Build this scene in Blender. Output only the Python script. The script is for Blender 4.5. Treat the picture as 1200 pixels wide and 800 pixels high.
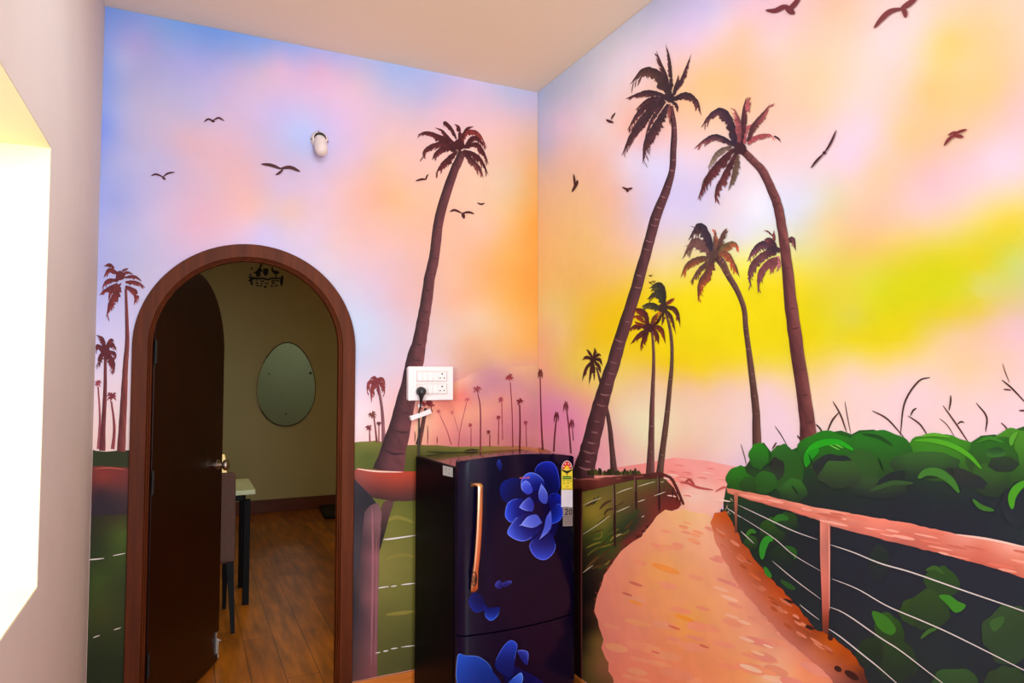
import bpy, bmesh, math, random
import numpy as np
from mathutils import Vector, Matrix
from mathutils.geometry import delaunay_2d_cdt

for o in list(bpy.data.objects):
    bpy.data.objects.remove(o)
scene = bpy.context.scene
COL = scene.collection
R = math.radians

# ------------------------------------------------------------------ camera
CAM_Z = 1.51
YAW, PITCH, FPX = R(25.5), R(2.65), 800.0
cd = bpy.data.cameras.new('camera')
cd.sensor_width = 36.0
cd.lens = 36.0 * FPX / 1200.0
cd.clip_start = 0.02
cam = bpy.data.objects.new('camera', cd)
COL.objects.link(cam)
cam.location = (0, 0, CAM_Z)
cam.rotation_euler = (math.pi / 2 + PITCH, 0, -YAW)
scene.camera = cam

# ------------------------------------------------------------------ exposure, sky, lights
vs = scene.view_settings
vs.view_transform = 'Standard'
vs.look = 'None'
vs.gamma = 1.0
vs.use_curve_mapping = False
vs.exposure = 0.1
ZC = 3.02

world = bpy.data.worlds.new('world')
scene.world = world
world.use_nodes = True
bg = world.node_tree.nodes['Background']
bg.inputs['Color'].default_value = (0.86, 0.93, 1.0, 1)
bg.inputs['Strength'].default_value = 1.5


def area_light(name, loc, target, sx, sy, watts, col):
    l = bpy.data.lights.new(name, 'AREA')
    l.shape = 'RECTANGLE'
    l.size, l.size_y = sx, sy
    l.energy = watts
    l.color = col
    o = bpy.data.objects.new(name, l)
    COL.objects.link(o)
    o.location = loc
    d = Vector(target) - Vector(loc)
    o.rotation_euler = d.to_track_quat('-Z', 'Y').to_euler()
    return o


area_light('rear_fill_light', (0.62, -2.12, 1.55), (0.75, 3.2, 1.5), 1.7, 1.9, 88, (0.82, 0.98, 1.12))  # added fill behind the camera to light the mural evenly
area_light('side_window_daylight', (-1.55, -0.15, 1.95), (1.6, 2.9, 1.35), 1.0, 0.9, 62, (0.96, 0.98, 1.0))
area_light('side_window_skylight', (-1.35, 1.35, 2.35), (-0.3, 1.5, 1.3), 1.5, 0.9, 14, (0.90, 0.97, 1.0))
area_light('ceiling_fill_light', (0.62, 1.82, ZC - 0.05), (0.72, 2.20, 0.0), 0.8, 0.55, 16, (0.84, 0.98, 1.08))  # added overhead fill for the painted walls, no fixture modelled
area_light('far_room_fill_light', (1.7, 4.7, 2.9), (1.7, 4.4, 0.0), 1.2, 0.9, 14, (1.0, 0.93, 0.70))  # added warm fill under the ceiling, the room beyond has no window

# ------------------------------------------------------------------ small helpers


def s2l(c):
    c = c / 255.0
    return c / 12.92 if c <= 0.04045 else ((c + 0.055) / 1.055) ** 2.4


def lin(rgb):
    return tuple(s2l(max(0, min(255, v))) for v in rgb)


FW = np.array([math.sin(YAW) * math.cos(PITCH), math.cos(YAW) * math.cos(PITCH), math.sin(PITCH)])
RT = np.array([math.cos(YAW), -math.sin(YAW), 0.0])
UP = np.cross(RT, FW)


def ray(px, py):
    return FW + (px - 600) / FPX * RT - (py - 400) / FPX * UP


def proj(x, y, z):
    p = np.array([x, y, z - CAM_Z])
    d = max(p @ FW, 0.05)
    return 600 + FPX * (p @ RT) / d, 400 - FPX * (p @ UP) / d


# room measures
XL, XR, YB, YR = -0.331, 1.68, 3.20, -2.2
BBH = 0.098


def set_meta(o, label=None, cat=None, group=None, kind=None):
    if label:
        o['label'] = label
    if cat:
        o['category'] = cat
    if group:
        o['group'] = group
    if kind:
        o['kind'] = kind
    return o


def empty(name, loc, label, cat, rz=0.0, group=None):
    o = bpy.data.objects.new(name, None)
    o.empty_display_size = 0.1
    COL.objects.link(o)
    o.location = loc
    o.rotation_euler = (0, 0, rz)
    set_meta(o, label, cat, group)
    return o


def inv_of(o):
    return (Matrix.Translation(o.location) @ o.rotation_euler.to_matrix().to_4x4()).inverted()


class MB:
    """collects shapes, then links them as one mesh object"""

    def __init__(s):
        s.v, s.f, s.c = [], [], []

    def add(s, vs_, fs, col=None):
        b = len(s.v)
        s.v += [tuple(v) for v in vs_]
        s.f += [tuple(i + b for i in f) for f in fs]
        if col is not None:
            if len(col) == len(vs_) and hasattr(col[0], '__len__'):
                s.c += [tuple(c) for c in col]
            else:
                s.c += [tuple(col)] * len(vs_)
        return s

    def box(s, x0, x1, y0, y1, z0, z1, col=None):
        v = [(x, y, z) for z in (z0, z1) for y in (y0, y1) for x in (x0, x1)]
        f = [(0, 2, 3, 1), (4, 5, 7, 6), (0, 1, 5, 4), (2, 6, 7, 3), (0, 4, 6, 2), (1, 3, 7, 5)]
        return s.add(v, f, col)

    def taper(s, c0, h0, c1, h1, col=None):
        """frustum between two horizontal rectangles; c = centre, h = half sizes"""
        v = []
        for (c, h) in ((c0, h0), (c1, h1)):
            for sy in (-1, 1):
                for sx in (-1, 1):
                    v.append((c[0] + sx * h[0], c[1] + sy * h[1], c[2]))
        f = [(0, 2, 3, 1), (4, 5, 7, 6), (0, 1, 5, 4), (2, 6, 7, 3), (0, 4, 6, 2), (1, 3, 7, 5)]
        return s.add(v, f, col)

    def prism(s, pts, n, col=None):
        """closed loop of 3-D points pushed along vector n"""
        k = len(pts)
        n = Vector(n)
        a = [Vector(p) for p in pts]
        b = [p + n for p in a]
        f = [tuple(range(k))[::-1], tuple(range(k, 2 * k))]
        f += [(i, (i + 1) % k, k + (i + 1) % k, k + i) for i in range(k)]
        return s.add(a + b, f, col)

    def tube(s, pts, r, seg=10, col=None, flat=1.0):
        pts = [Vector(p) for p in pts]
        rs = r if hasattr(r, '__len__') else [r] * len(pts)
        vs_, fs = [], []
        for i, p in enumerate(pts):
            t = (pts[min(i + 1, len(pts) - 1)] - pts[max(i - 1, 0)]).normalized()
            ref = Vector((0, 0, 1)) if abs(t.z) < 0.9 else Vector((0, 1, 0))
            a = t.cross(ref).normalized()
            b = a.cross(t).normalized()
            for k in range(seg):
                th = 2 * math.pi * k / seg
                vs_.append(p + a * math.cos(th) * rs[i] + b * math.sin(th) * rs[i] * flat)
        for i in range(len(pts) - 1):
            for k in range(seg):
                k2 = (k + 1) % seg
                fs.append((i * seg + k, i * seg + k2, (i + 1) * seg + k2, (i + 1) * seg + k))
        fs.append(tuple(range(seg))[::-1])
        fs.append(tuple(range((len(pts) - 1) * seg, len(pts) * seg)))
        return s.add(vs_, fs, col)

    def lathe(s, org, axis, prof, seg=24, col=None):
        """prof: (distance along axis, radius)"""
        org, axis = Vector(org), Vector(axis).normalized()
        ref = Vector((0, 0, 1)) if abs(axis.z) < 0.9 else Vector((1, 0, 0))
        a = axis.cross(ref).normalized()
        b = axis.cross(a).normalized()
        vs_, fs = [], []
        for (h, r) in prof:
            for k in range(seg):
                th = 2 * math.pi * k / seg
                vs_.append(org + axis * h + (a * math.cos(th) + b * math.sin(th)) * r)
        n = len(prof)
        for i in range(n - 1):
            for k in range(seg):
                k2 = (k + 1) % seg
                fs.append((i * seg + k, i * seg + k2, (i + 1) * seg + k2, (i + 1) * seg + k))
        fs.append(tuple(range(seg))[::-1])
        fs.append(tuple(range((n - 1) * seg, n * seg)))
        return s.add(vs_, fs, col)

    def build(s, name, mat, parent=None, smooth=False, bevel=0.0, world_space=False, seg=2, recalc=True):
        me = bpy.data.meshes.new(name)
        me.from_pydata(s.v, [], s.f)
        me.validate()
        if recalc:
            bm = bmesh.new()
            bm.from_mesh(me)
            bmesh.ops.recalc_face_normals(bm, faces=bm.faces)
            bm.to_mesh(me)
            bm.free()
        if s.c and len(s.c) == len(me.vertices):
            at = me.color_attributes.new('Col', 'FLOAT_COLOR', 'POINT')
            flat = []
            for c in s.c:
                l = lin(c)
                flat += [l[0], l[1], l[2], 1.0]
            at.data.foreach_set('color', flat)
        me.materials.append(mat)
        if smooth:
            me.polygons.foreach_set('use_smooth', [True] * len(me.polygons))
            try:
                me.set_sharp_from_angle(angle=R(40))
            except Exception:
                pass
        o = bpy.data.objects.new(name, me)
        COL.objects.link(o)
        if parent:
            o.parent = parent
            if world_space:
                m = Matrix.Identity(4)
                q = parent
                while q:
                    m = m @ inv_of(q) if q is parent else m
                    q = q.parent
                o.matrix_parent_inverse = m
        if bevel:
            b = o.modifiers.new('bevel', 'BEVEL')
            b.width = bevel
            b.segments = seg
            b.limit_method = 'ANGLE'
        return o


def box(x0, x1, y0, y1, z0, z1):
    return MB().box(x0, x1, y0, y1, z0, z1)


# ------------------------------------------------------------------ materials
def mat(name, rgb, rough=0.6, metal=0.0, spec=0.5, noise=0.0, nscale=12.0, coat=0.0, emit=None, bump=0.0, stretch=(1, 1, 1)):
    m = bpy.data.materials.new(name)
    m.use_nodes = True
    nt = m.node_tree
    p = nt.nodes['Principled BSDF']
    c = lin(rgb)
    p.inputs['Base Color'].default_value = (*c, 1)
    p.inputs['Roughness'].default_value = rough
    p.inputs['Metallic'].default_value = metal
    p.inputs['Specular IOR Level'].default_value = spec
    p.inputs['Coat Weight'].default_value = coat
    p.inputs['Coat Roughness'].default_value = 0.08
    if emit:
        p.inputs['Emission Color'].default_value = (*lin(emit[0]), 1)
        p.inputs['Emission Strength'].default_value = emit[1]
    if noise or bump:
        tc = nt.nodes.new('ShaderNodeTexCoord')
        mp = nt.nodes.new('ShaderNodeMapping')
        mp.inputs['Scale'].default_value = stretch
        nz = nt.nodes.new('ShaderNodeTexNoise')
        nz.inputs['Scale'].default_value = nscale
        nz.inputs['Detail'].default_value = 4
        nt.links.new(tc.outputs['Object'], mp.inputs['Vector'])
        nt.links.new(mp.outputs['Vector'], nz.inputs['Vector'])
        if noise:
            rp = nt.nodes.new('ShaderNodeValToRGB')
            rp.color_ramp.elements[0].color = (*[v * (1 - noise) for v in c], 1)
            rp.color_ramp.elements[1].color = (*[min(1, v * (1 + noise)) for v in c], 1)
            rp.color_ramp.elements[0].position = 0.3
            rp.color_ramp.elements[1].position = 0.7
            nt.links.new(nz.outputs['Fac'], rp.inputs['Fac'])
            nt.links.new(rp.outputs['Color'], p.inputs['Base Color'])
        if bump:
            bp = nt.nodes.new('ShaderNodeBump')
            bp.inputs['Strength'].default_value = bump
            bp.inputs['Distance'].default_value = 0.004
            nt.links.new(nz.outputs['Fac'], bp.inputs['Height'])
            nt.links.new(bp.outputs['Normal'], p.inputs['Normal'])
    return m


def paint_mat(name, rough=0.55, spec=0.2, amount=0.05, coat=0.0):
    """pigment carried by the mesh, with a faint brushed variation"""
    m = bpy.data.materials.new(name)
    m.use_nodes = True
    nt = m.node_tree
    p = nt.nodes['Principled BSDF']
    p.inputs['Roughness'].default_value = rough
    p.inputs['Specular IOR Level'].default_value = spec
    p.inputs['Coat Weight'].default_value = coat
    p.inputs['Coat Roughness'].default_value = 0.06
    at = nt.nodes.new('ShaderNodeAttribute')
    at.attribute_name = 'Col'
    tc = nt.nodes.new('ShaderNodeTexCoord')
    nz = nt.nodes.new('ShaderNodeTexNoise')
    nz.inputs['Scale'].default_value = 9.0
    nz.inputs['Detail'].default_value = 5
    mr = nt.nodes.new('ShaderNodeMapRange')
    mr.inputs['From Min'].default_value = 0.3
    mr.inputs['From Max'].default_value = 0.7
    mr.inputs['To Min'].default_value = 1 - amount
    mr.inputs['To Max'].default_value = 1 + amount
    mx = nt.nodes.new('ShaderNodeVectorMath')
    mx.operation = 'SCALE'
    nt.links.new(tc.outputs['Object'], nz.inputs['Vector'])
    nt.links.new(nz.outputs['Fac'], mr.inputs['Value'])
    nt.links.new(at.outputs['Color'], mx.inputs[0])
    nt.links.new(mr.outputs['Result'], mx.inputs['Scale'])
    nt.links.new(mx.outputs['Vector'], p.inputs['Base Color'])
    return m


def plank_mat(name, c1, c2, rough=0.35):
    m = bpy.data.materials.new(name)
    m.use_nodes = True
    nt = m.node_tree
    p = nt.nodes['Principled BSDF']
    p.inputs['Roughness'].default_value = rough
    tc = nt.nodes.new('ShaderNodeTexCoord')
    mp = nt.nodes.new('ShaderNodeMapping')
    mp.inputs['Rotation'].default_value = (0, 0, R(90))
    br = nt.nodes.new('ShaderNodeTexBrick')
    br.inputs['Scale'].default_value = 1.0
    br.inputs['Brick Width'].default_value = 1.2
    br.inputs['Row Height'].default_value = 0.16
    br.inputs['Mortar Size'].default_value = 0.002
    br.inputs['Color1'].default_value = (*lin(c1), 1)
    br.inputs['Color2'].default_value = (*lin(c2), 1)
    br.inputs['Mortar'].default_value = (*lin([v * 0.4 for v in c1]), 1)
    nz = nt.nodes.new('ShaderNodeTexNoise')
    nz.inputs['Scale'].default_value = 3.0
    nz.inputs['Detail'].default_value = 6
    mp2 = nt.nodes.new('ShaderNodeMapping')
    mp2.inputs['Scale'].default_value = (6, 0.9, 1)
    mr = nt.nodes.new('ShaderNodeMapRange')
    mr.inputs['From Min'].default_value = 0.3
    mr.inputs['From Max'].default_value = 0.7
    mr.inputs['To Min'].default_value = 0.55
    mr.inputs['To Max'].default_value = 1.35
    mx = nt.nodes.new('ShaderNodeVectorMath')
    mx.operation = 'SCALE'
    L = nt.links.new
    L(tc.outputs['Object'], mp.inputs['Vector'])
    L(mp.outputs['Vector'], br.inputs['Vector'])
    L(tc.outputs['Object'], mp2.inputs['Vector'])
    L(mp2.outputs['Vector'], nz.inputs['Vector'])
    L(nz.outputs['Fac'], mr.inputs['Value'])
    L(br.outputs['Color'], mx.inputs[0])
    L(mr.outputs['Result'], mx.inputs['Scale'])
    L(mx.outputs['Vector'], p.inputs['Base Color'])
    return m


M = {}
M['wall'] = mat('cream_wall_paint', (214, 200, 192), 0.7, spec=0.2, noise=0.02, nscale=5)
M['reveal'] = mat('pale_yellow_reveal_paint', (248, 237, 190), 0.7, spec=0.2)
M['ceiling'] = mat('ceiling_paint', (246, 230, 206), 0.8, spec=0.1)
M['far_wall'] = mat('far_room_wall_paint', (206, 194, 140), 0.8, spec=0.1, noise=0.03, nscale=2)
M['floor'] = plank_mat('wood_plank_floor', (196, 112, 22), (158, 82, 12))
M['frame'] = mat('brown_varnished_wood', (84, 35, 9), 0.5, spec=0.15, noise=0.25, nscale=5, coat=0.0, stretch=(9, 9, 0.7))
M['base'] = mat('orange_varnished_wood', (206, 112, 34), 0.4, noise=0.2, nscale=5, stretch=(0.7, 9, 9))
M['far_base'] = mat('dark_red_brown_skirting', (112, 52, 26), 0.5, noise=0.2, nscale=5, stretch=(0.7, 9, 9))
M['leaf'] = mat('dark_polished_door_wood', (36, 8, 3), 0.35, spec=0.2, noise=0.35, nscale=4, coat=0.1, stretch=(9, 9, 0.6))
M['knob'] = mat('aged_brass', (206, 186, 172), 0.3, metal=1.0)
M['steel'] = mat('bright_steel', (214, 214, 210), 0.25, metal=1.0)
M['white_plastic'] = mat('white_plastic', (240, 226, 224), 0.35)
M['warm_plastic'] = mat('cream_plastic', (226, 208, 200), 0.45)
M['black_plastic'] = mat('black_plastic', (30, 26, 28), 0.4)
M['hole'] = mat('dark_socket_hole', (28, 18, 16), 0.6)
M['paint'] = paint_mat('mural_paint')
M['sky_paint'] = paint_mat('mural_sky_paint', amount=0.02)
M['cabinet'] = mat('dark_purple_fridge_enamel', (5, 2, 8), 0.45, spec=0.08)
M['fridge_top'] = mat('glossy_fridge_top', (40, 14, 26), 0.12, spec=0.6)
M['fridge_door'] = mat('midnight_blue_fridge_glass', (9, 4, 30), 0.18, spec=0.22, coat=0.05)
M['print'] = paint_mat('printed_petals', rough=0.25, spec=0.12, amount=0.02)
M['label'] = paint_mat('printed_label', rough=0.4, spec=0.4, amount=0.0)
M['copper'] = mat('polished_copper_gold', (244, 190, 146), 0.28, metal=1.0)
M['mirror'] = mat('mirror_glass', (180, 218, 255), 0.03, metal=1.0)
M['bronze'] = mat('thin_bronze_rim', (110, 96, 60), 0.3, metal=1.0)
M['black_metal'] = mat('black_painted_metal', (7, 6, 6), 0.6, spec=0.2)
M['table_top'] = mat('pale_green_table_laminate', (226, 232, 182), 0.4)
M['fabric'] = mat('brown_chair_fabric', (108, 78, 68), 0.9, noise=0.12, nscale=60, spec=0.1)
M['shade'] = mat('lit_cream_shade', (250, 226, 170), 0.7, emit=((255, 214, 140), 0.5))
M['mat'] = mat('black_rubber_mat', (20, 20, 20), 0.7)
M['crest'] = mat('blackened_metal', (16, 10, 8), 0.6)

# ------------------------------------------------------------------ the setting
ACX, ACZ, AR_O, AR_I = 0.255, 1.620, 0.457, 0.386     # doorway arch: centre, outer and inner radius


def struct(o, label=None):
    o['kind'] = 'structure'
    if label:
        o['label'] = label
    return o


struct(box(-1.5, 3.5, -2.4, 8.1, -0.12, 0.0).build('floor', M['floor']), 'wood plank floor running through the arched doorway')
struct(box(-1.5, 3.5, -2.4, 8.1, ZC, ZC + 0.12).build('ceiling', M['ceiling']), 'plain beige ceiling above the two painted walls')

# back wall with arched hole
WT = 0.10
hb = MB()
hr = AR_O - 0.035
hb.box(-1.4, ACX - hr, YB, YB + WT, 0, ZC)
hb.box(ACX + hr, 3.4, YB, YB + WT, 0, ZC)
N = 40
for i in range(N):
    a0 = math.pi - math.pi * i / N
    a1 = math.pi - math.pi * (i + 1) / N
    x0, x1 = ACX + hr * math.cos(a0), ACX + hr * math.cos(a1)
    z0, z1 = ACZ + hr * math.sin(a0), ACZ + hr * math.sin(a1)
    v = [(x0, YB, z0), (x1, YB, z1), (x1, YB, ZC), (x0, YB, ZC)]
    hb.prism(v, (0, WT, 0))
struct(hb.build('wall_back', M['far_wall']), 'wall pierced by the arched doorway')

struct(box(XR, XR + 0.15, YR - 0.15, YB, 0, ZC).build('wall_right', M['wall']), 'wall carrying the painting of the sandy path')

# left wall with deep window opening
WY0, WY1, WZ0, WZ1, LT = 0.72, 2.115, 0.963, 2.102, 0.26
lw = MB()
lw.box(XL - LT, XL, YR - 0.15, WY0, 0, ZC)
lw.box(XL - LT, XL, WY1, YB, 0, ZC)
lw.box(XL - LT, XL, WY0, WY1, 0, WZ0)
lw.box(XL - LT, XL, WY0, WY1, WZ1, ZC)
struct(lw.build('wall_left', M['wall']), 'plain cream wall with the deep window opening')
rv = MB()
t = 0.004
rv.box(XL - LT, XL - 0.001, WY1 - t, WY1, WZ0, WZ1)
rv.box(XL - LT, XL - 0.001, WY0, WY0 + t, WZ0, WZ1)
rv.box(XL - LT, XL - 0.001, WY0 + t, WY1 - t, WZ1 - t, WZ1)
rv.box(XL - LT, XL - 0.001, WY0 + t, WY1 - t, WZ0, WZ0 + t)
win = struct(rv.build('window_1', M['reveal']), 'deep window opening with sunlit pale yellow reveal at the left')
fr = MB()
fx0, fx1 = XL - LT - 0.02, XL - LT + 0.03
fr.box(fx0, fx1, WY0, WY0 + 0.04, WZ0, WZ1)
fr.box(fx0, fx1, WY1 - 0.04, WY1, WZ0, WZ1)
fr.box(fx0, fx1, WY0, WY1, WZ0, WZ0 + 0.04)
fr.box(fx0, fx1, WY0, WY1, WZ1 - 0.04, WZ1)
fr.build('window_frame', M['white_plastic'], win)

# rear wall (behind the camera) with an opening added for the rear fill light
rw = MB()
rx0, rx1, rz0, rz1 = -0.25, 1.5, 0.55, 2.55
rw.box(XL - LT, rx0, YR - 0.15, YR, 0, ZC)
rw.box(rx1, XR, YR - 0.15, YR, 0, ZC)
rw.box(rx0, rx1, YR - 0.15, YR, 0, rz0)
rw.box(rx0, rx1, YR - 0.15, YR, rz1, ZC)
struct(rw.build('wall_rear', M['wall']))

# the room beyond
FY = 7.9
struct(box(-1.4, 3.4, FY, FY + 0.1, 0, ZC).build('wall_far', M['far_wall']), 'dim olive wall of the room beyond the arch, with mirror')
struct(box(-1.5, -1.4, YB + WT, FY, 0, ZC).build('wall_far_left', M['far_wall']))
struct(box(3.4, 3.5, YB + WT, FY, 0, ZC).build('wall_far_right', M['far_wall']))
struct(box(-1.4, 3.4, FY - 0.018, FY, 0, 0.14).build('baseboard_far', M['far_base'], bevel=0.004), 'dark red-brown skirting of the room beyond the arch')

# arched door frame
tb = MB()


def arch_loop(r, n=48):
    pts = [(ACX - r, 0.0)]
    for i in range(n + 1):
        a = math.pi - math.pi * i / n
        pts.append((ACX + r * math.cos(a), ACZ + r * math.sin(a)))
    pts.append((ACX + r, 0.0))
    return pts


def arch_band(mb, r0, r1, y0, y1):
    a, b = arch_loop(r0), arch_loop(r1)
    k = len(a)
    v = []
    for loop in (a, b):
        for y in (y0, y1):
            v += [(x, y, z) for x, z in loop]
    f = []
    for i in range(k - 1):
        f.append((i, i + 1, 2 * k + i + 1, 2 * k + i))                 # front
        f.append((k + i, 3 * k + i, 3 * k + i + 1, k + i + 1))         # back
        f.append((i, k + i, k + i + 1, i + 1))                         # r0 side
        f.append((2 * k + i, 2 * k + i + 1, 3 * k + i + 1, 3 * k + i))  # r1 side
    f.append((0, 2 * k, 3 * k, k))
    f.append((k - 1, 2 * k - 1, 4 * k - 1, 3 * k - 1))
    mb.add(v, f)


arch_band(tb, AR_I + 0.012, AR_O, YB - 0.014, YB + 0.035)
arch_band(tb, AR_I + 0.005, AR_I + 0.0121, YB - 0.006, YB + 0.035)
arch_band(tb, AR_I - 0.002, AR_I + 0.0051, YB + 0.002, YB + 0.048)
fo = tb.build('trim_1', M['frame'], smooth=True, bevel=0.003)
struct(fo, 'brown varnished wooden arch framing the doorway')

# door leaf standing open into the next room
HX, HY, ANG, LW_, LTH = ACX - AR_I + 0.010, YB + 0.062, R(66.5), 0.765, 0.040
leaf_r = LW_ / 2
lf = MB()
lp = [(0.0, 0.012), (LW_, 0.012)]
for i in range(33):
    a = math.pi * i / 32
    lp.append((leaf_r + leaf_r * math.cos(a), ACZ + leaf_r * math.sin(a)))
lf.prism([(x, 0, z) for x, z in lp], (0, LTH, 0))
leaf = lf.build('door_1', M['leaf'], bevel=0.003)
leaf.location = (HX, HY, 0)
leaf.rotation_euler = (0, 0, ANG)
struct(leaf, 'dark polished arched door leaf standing open into the next room')
kb = MB()
kb.lathe((LW_ - 0.06, 0.0, 1.030), (0, -1, 0), [(-0.002, 0.028), (0.005, 0.028), (0.007, 0.012), (0.022, 0.010), (0.026, 0.018), (0.032, 0.026), (0.042, 0.029), (0.052, 0.025), (0.057, 0.012), (0.058, 0.003)])
kb.build('door_knob', M['knob'], leaf, smooth=True)['label'] = 'round aged brass knob'
bt = MB()
bt.box(LW_ - 0.05, LW_ - 0.02, -0.006, 0.002, 0.055, 0.165)
bt.tube([(LW_ - 0.035, -0.009, 0.03), (LW_ - 0.035, -0.009, 0.13)], 0.005)
bt.tube([(LW_ - 0.035, -0.009, 0.12), (LW_ - 0.035, -0.024, 0.12)], 0.004)
bt.build('door_bolt', M['steel'], leaf, bevel=0.001)['label'] = 'steel tower bolt'
bt = MB()
for z in (0.25, 1.0, 1.55):
    bt.tube([(-0.004, -0.006, z), (-0.004, -0.006, z + 0.1)], 0.006)
bt.build('door_hinge', M['crest'], leaf)

# skirting of the painted room
struct(box(ACX + AR_O + 0.002, XR - 0.016, YB - 0.014, YB, 0, BBH).build('baseboard_back', M['base'], bevel=0.003), 'orange wooden skirting between the arched doorway and the refrigerator')
struct(box(XL + 0.015, ACX - AR_O - 0.002, YB - 0.014, YB, 0, BBH).build('baseboard_back_left', M['base'], bevel=0.003))
struct(box(XR - 0.014, XR, YR, YB, 0, BBH).build('baseboard_right', M['base'], bevel=0.003))
struct(box(XL, XL + 0.014, YR, YB, 0, BBH).build('baseboard_left', M['base'], bevel=0.003))

# ------------------------------------------------------------------ the painted walls
rng = random.Random(7)


class Wall:
    def __init__(s, side):
        s.side = side
        s.n = 0

    def next(s):
        # every brush mark lies a hair above the one before
        s.n += 1

    def pt(s, px, py, layer):
        off = 0.0012 + 0.0004 * layer + 0.00001 * (s.n % 40)
        r = ray(px, py)
        if s.side == 'back':
            k = (YB - off) / r[1]
            x, z = r[0] * k, CAM_Z + r[2] * k
            return (min(max(x, XL + 0.001), XR - 0.001), YB - off, min(max(z, BBH + 0.002), ZC - 0.002))
        d = max(r[0], 0.02)
        k = (XR - off) / d
        y, z = r[1] * k, CAM_Z + r[2] * k
        return (XR - off, min(max(y, -1.0), YB - 0.001), min(max(z, BBH + 0.002), ZC - 0.002))


WB, WR = Wall('back'), Wall('right')


def rbf(ctrl, soft=16.0, ridge=1.5):
    ctrl = list(ctrl)
    if len(ctrl) == 1:
        c0 = np.array(ctrl[0][2], float)
        return lambda P: np.tile(c0, (len(P), 1))
    P0 = np.array([(c[0], c[1]) for c in ctrl], float)
    V = np.array([c[2] for c in ctrl], float)
    n = len(P0)
    A = np.zeros((n + 1, n + 1))
    d = np.linalg.norm(P0[:, None] - P0[None], axis=2)
    A[:n, :n] = -np.sqrt(d * d + soft)
    A[:n, :n] += np.eye(n) * ridge
    A[:n, n] = 1
    A[n, :n] = 1
    B = np.zeros((n + 1, 3))
    B[:n] = V
    S = np.linalg.solve(A, B)
    lo, hi = V.min(0), V.max(0)

    def ev(P):
        P = np.asarray(P, float)
        dd = np.linalg.norm(P[:, None] - P0[None], axis=2)
        return np.clip(-np.sqrt(dd * dd + soft) @ S[:n] + S[n], lo, hi)
    return ev


def catmull(pts, n):
    """smooth open polyline through points of any dimension"""
    P = [np.array(p, float) for p in pts]
    if len(P) == 2:
        return [P[0] + (P[1] - P[0]) * i / n for i in range(n + 1)]
    out = []
    segs = len(P) - 1
    for j in range(n + 1):
        u = j / n * segs
        i = min(int(u), segs - 1)
        t = u - i
        p1, p2 = P[i], P[i + 1]
        p0 = P[i - 1] if i > 0 else 2 * p1 - p2
        p3 = P[i + 2] if i + 2 < len(P) else 2 * p2 - p1
        out.append(0.5 * (2 * p1 + (p2 - p0) * t + (2 * p0 - 5 * p1 + 4 * p2 - p3) * t * t + (3 * p1 - p0 - 3 * p2 + p3) * t ** 3))
    return out


def closed_smooth(pts, k=4):
    P = [np.array(p, float) for p in pts]
    n = len(P)
    out = []
    for i in range(n):
        p0, p1, p2, p3 = P[i - 1], P[i], P[(i + 1) % n], P[(i + 2) % n]
        for j in range(k):
            t = j / k
            out.append(0.5 * (2 * p1 + (p2 - p0) * t + (2 * p0 - 5 * p1 + 4 * p2 - p3) * t * t + (3 * p1 - p0 - 3 * p2 + p3) * t ** 3))
    return out


def inside(P, poly):
    x, y = P[:, 0], P[:, 1]
    c = np.zeros(len(P), bool)
    n = len(poly)
    for i in range(n):
        x0, y0 = poly[i]
        x1, y1 = poly[(i + 1) % n]
        if y0 == y1:
            continue
        m = ((y0 > y) != (y1 > y)) & (x < (x1 - x0) * (y - y0) / (y1 - y0) + x0)
        c ^= m
    return c


def area2d(poly, step, jit=0.0):
    """boundary resampled + inner grid, triangulated: -> points, triangles"""
    b = []
    n = len(poly)
    for i in range(n):
        p, q = np.array(poly[i][:2], float), np.array(poly[(i + 1) % n][:2], float)
        k = max(1, int(np.linalg.norm(q - p) / step))
        for j in range(k):
            r = p + (q - p) * j / k
            if jit:
                r = r + np.array([rng.uniform(-jit, jit), rng.uniform(-jit, jit)])
            b.append(r)
    B = np.array(b)
    lo, hi = B.min(0), B.max(0)
    gx, gy = np.meshgrid(np.arange(lo[0], hi[0], step), np.arange(lo[1], hi[1], step))
    G = np.stack([gx.ravel(), gy.ravel()], 1)
    if len(G):
        G = G[inside(G, B)]
    if len(G):
        dmin = np.min(np.linalg.norm(G[:, None] - B[None], axis=2), axis=1)
        G = G[dmin > step * 0.45]
    V = [Vector((float(p[0]), float(p[1]))) for p in list(B) + list(G)]
    E_ = [(i, (i + 1) % len(B)) for i in range(len(B))]
    res = delaunay_2d_cdt(V, E_, [], 1, 1e-4)
    P = np.array([(v[0], v[1]) for v in res[0]])
    return P, [tuple(f) for f in res[2]]


def area(mb, wall, poly, ctrl, step=8.0, layer=1, jit=0.0, smooth=0, vary=0.0):
    wall.next()
    if smooth:
        poly = [tuple(p) for p in closed_smooth(poly, smooth)]
    P, F = area2d(poly, step, jit)
    if not hasattr(ctrl[0], '__len__'):
        ctrl = [(0, 0, ctrl)]
    C = rbf(ctrl)(P)
    if vary:
        C = C * (1 + np.array([[rng.uniform(-vary, vary)] for _ in P]))
    mb.add([wall.pt(p[0], p[1], layer) for p in P], F, [tuple(c) for c in C])
    return mb


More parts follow.
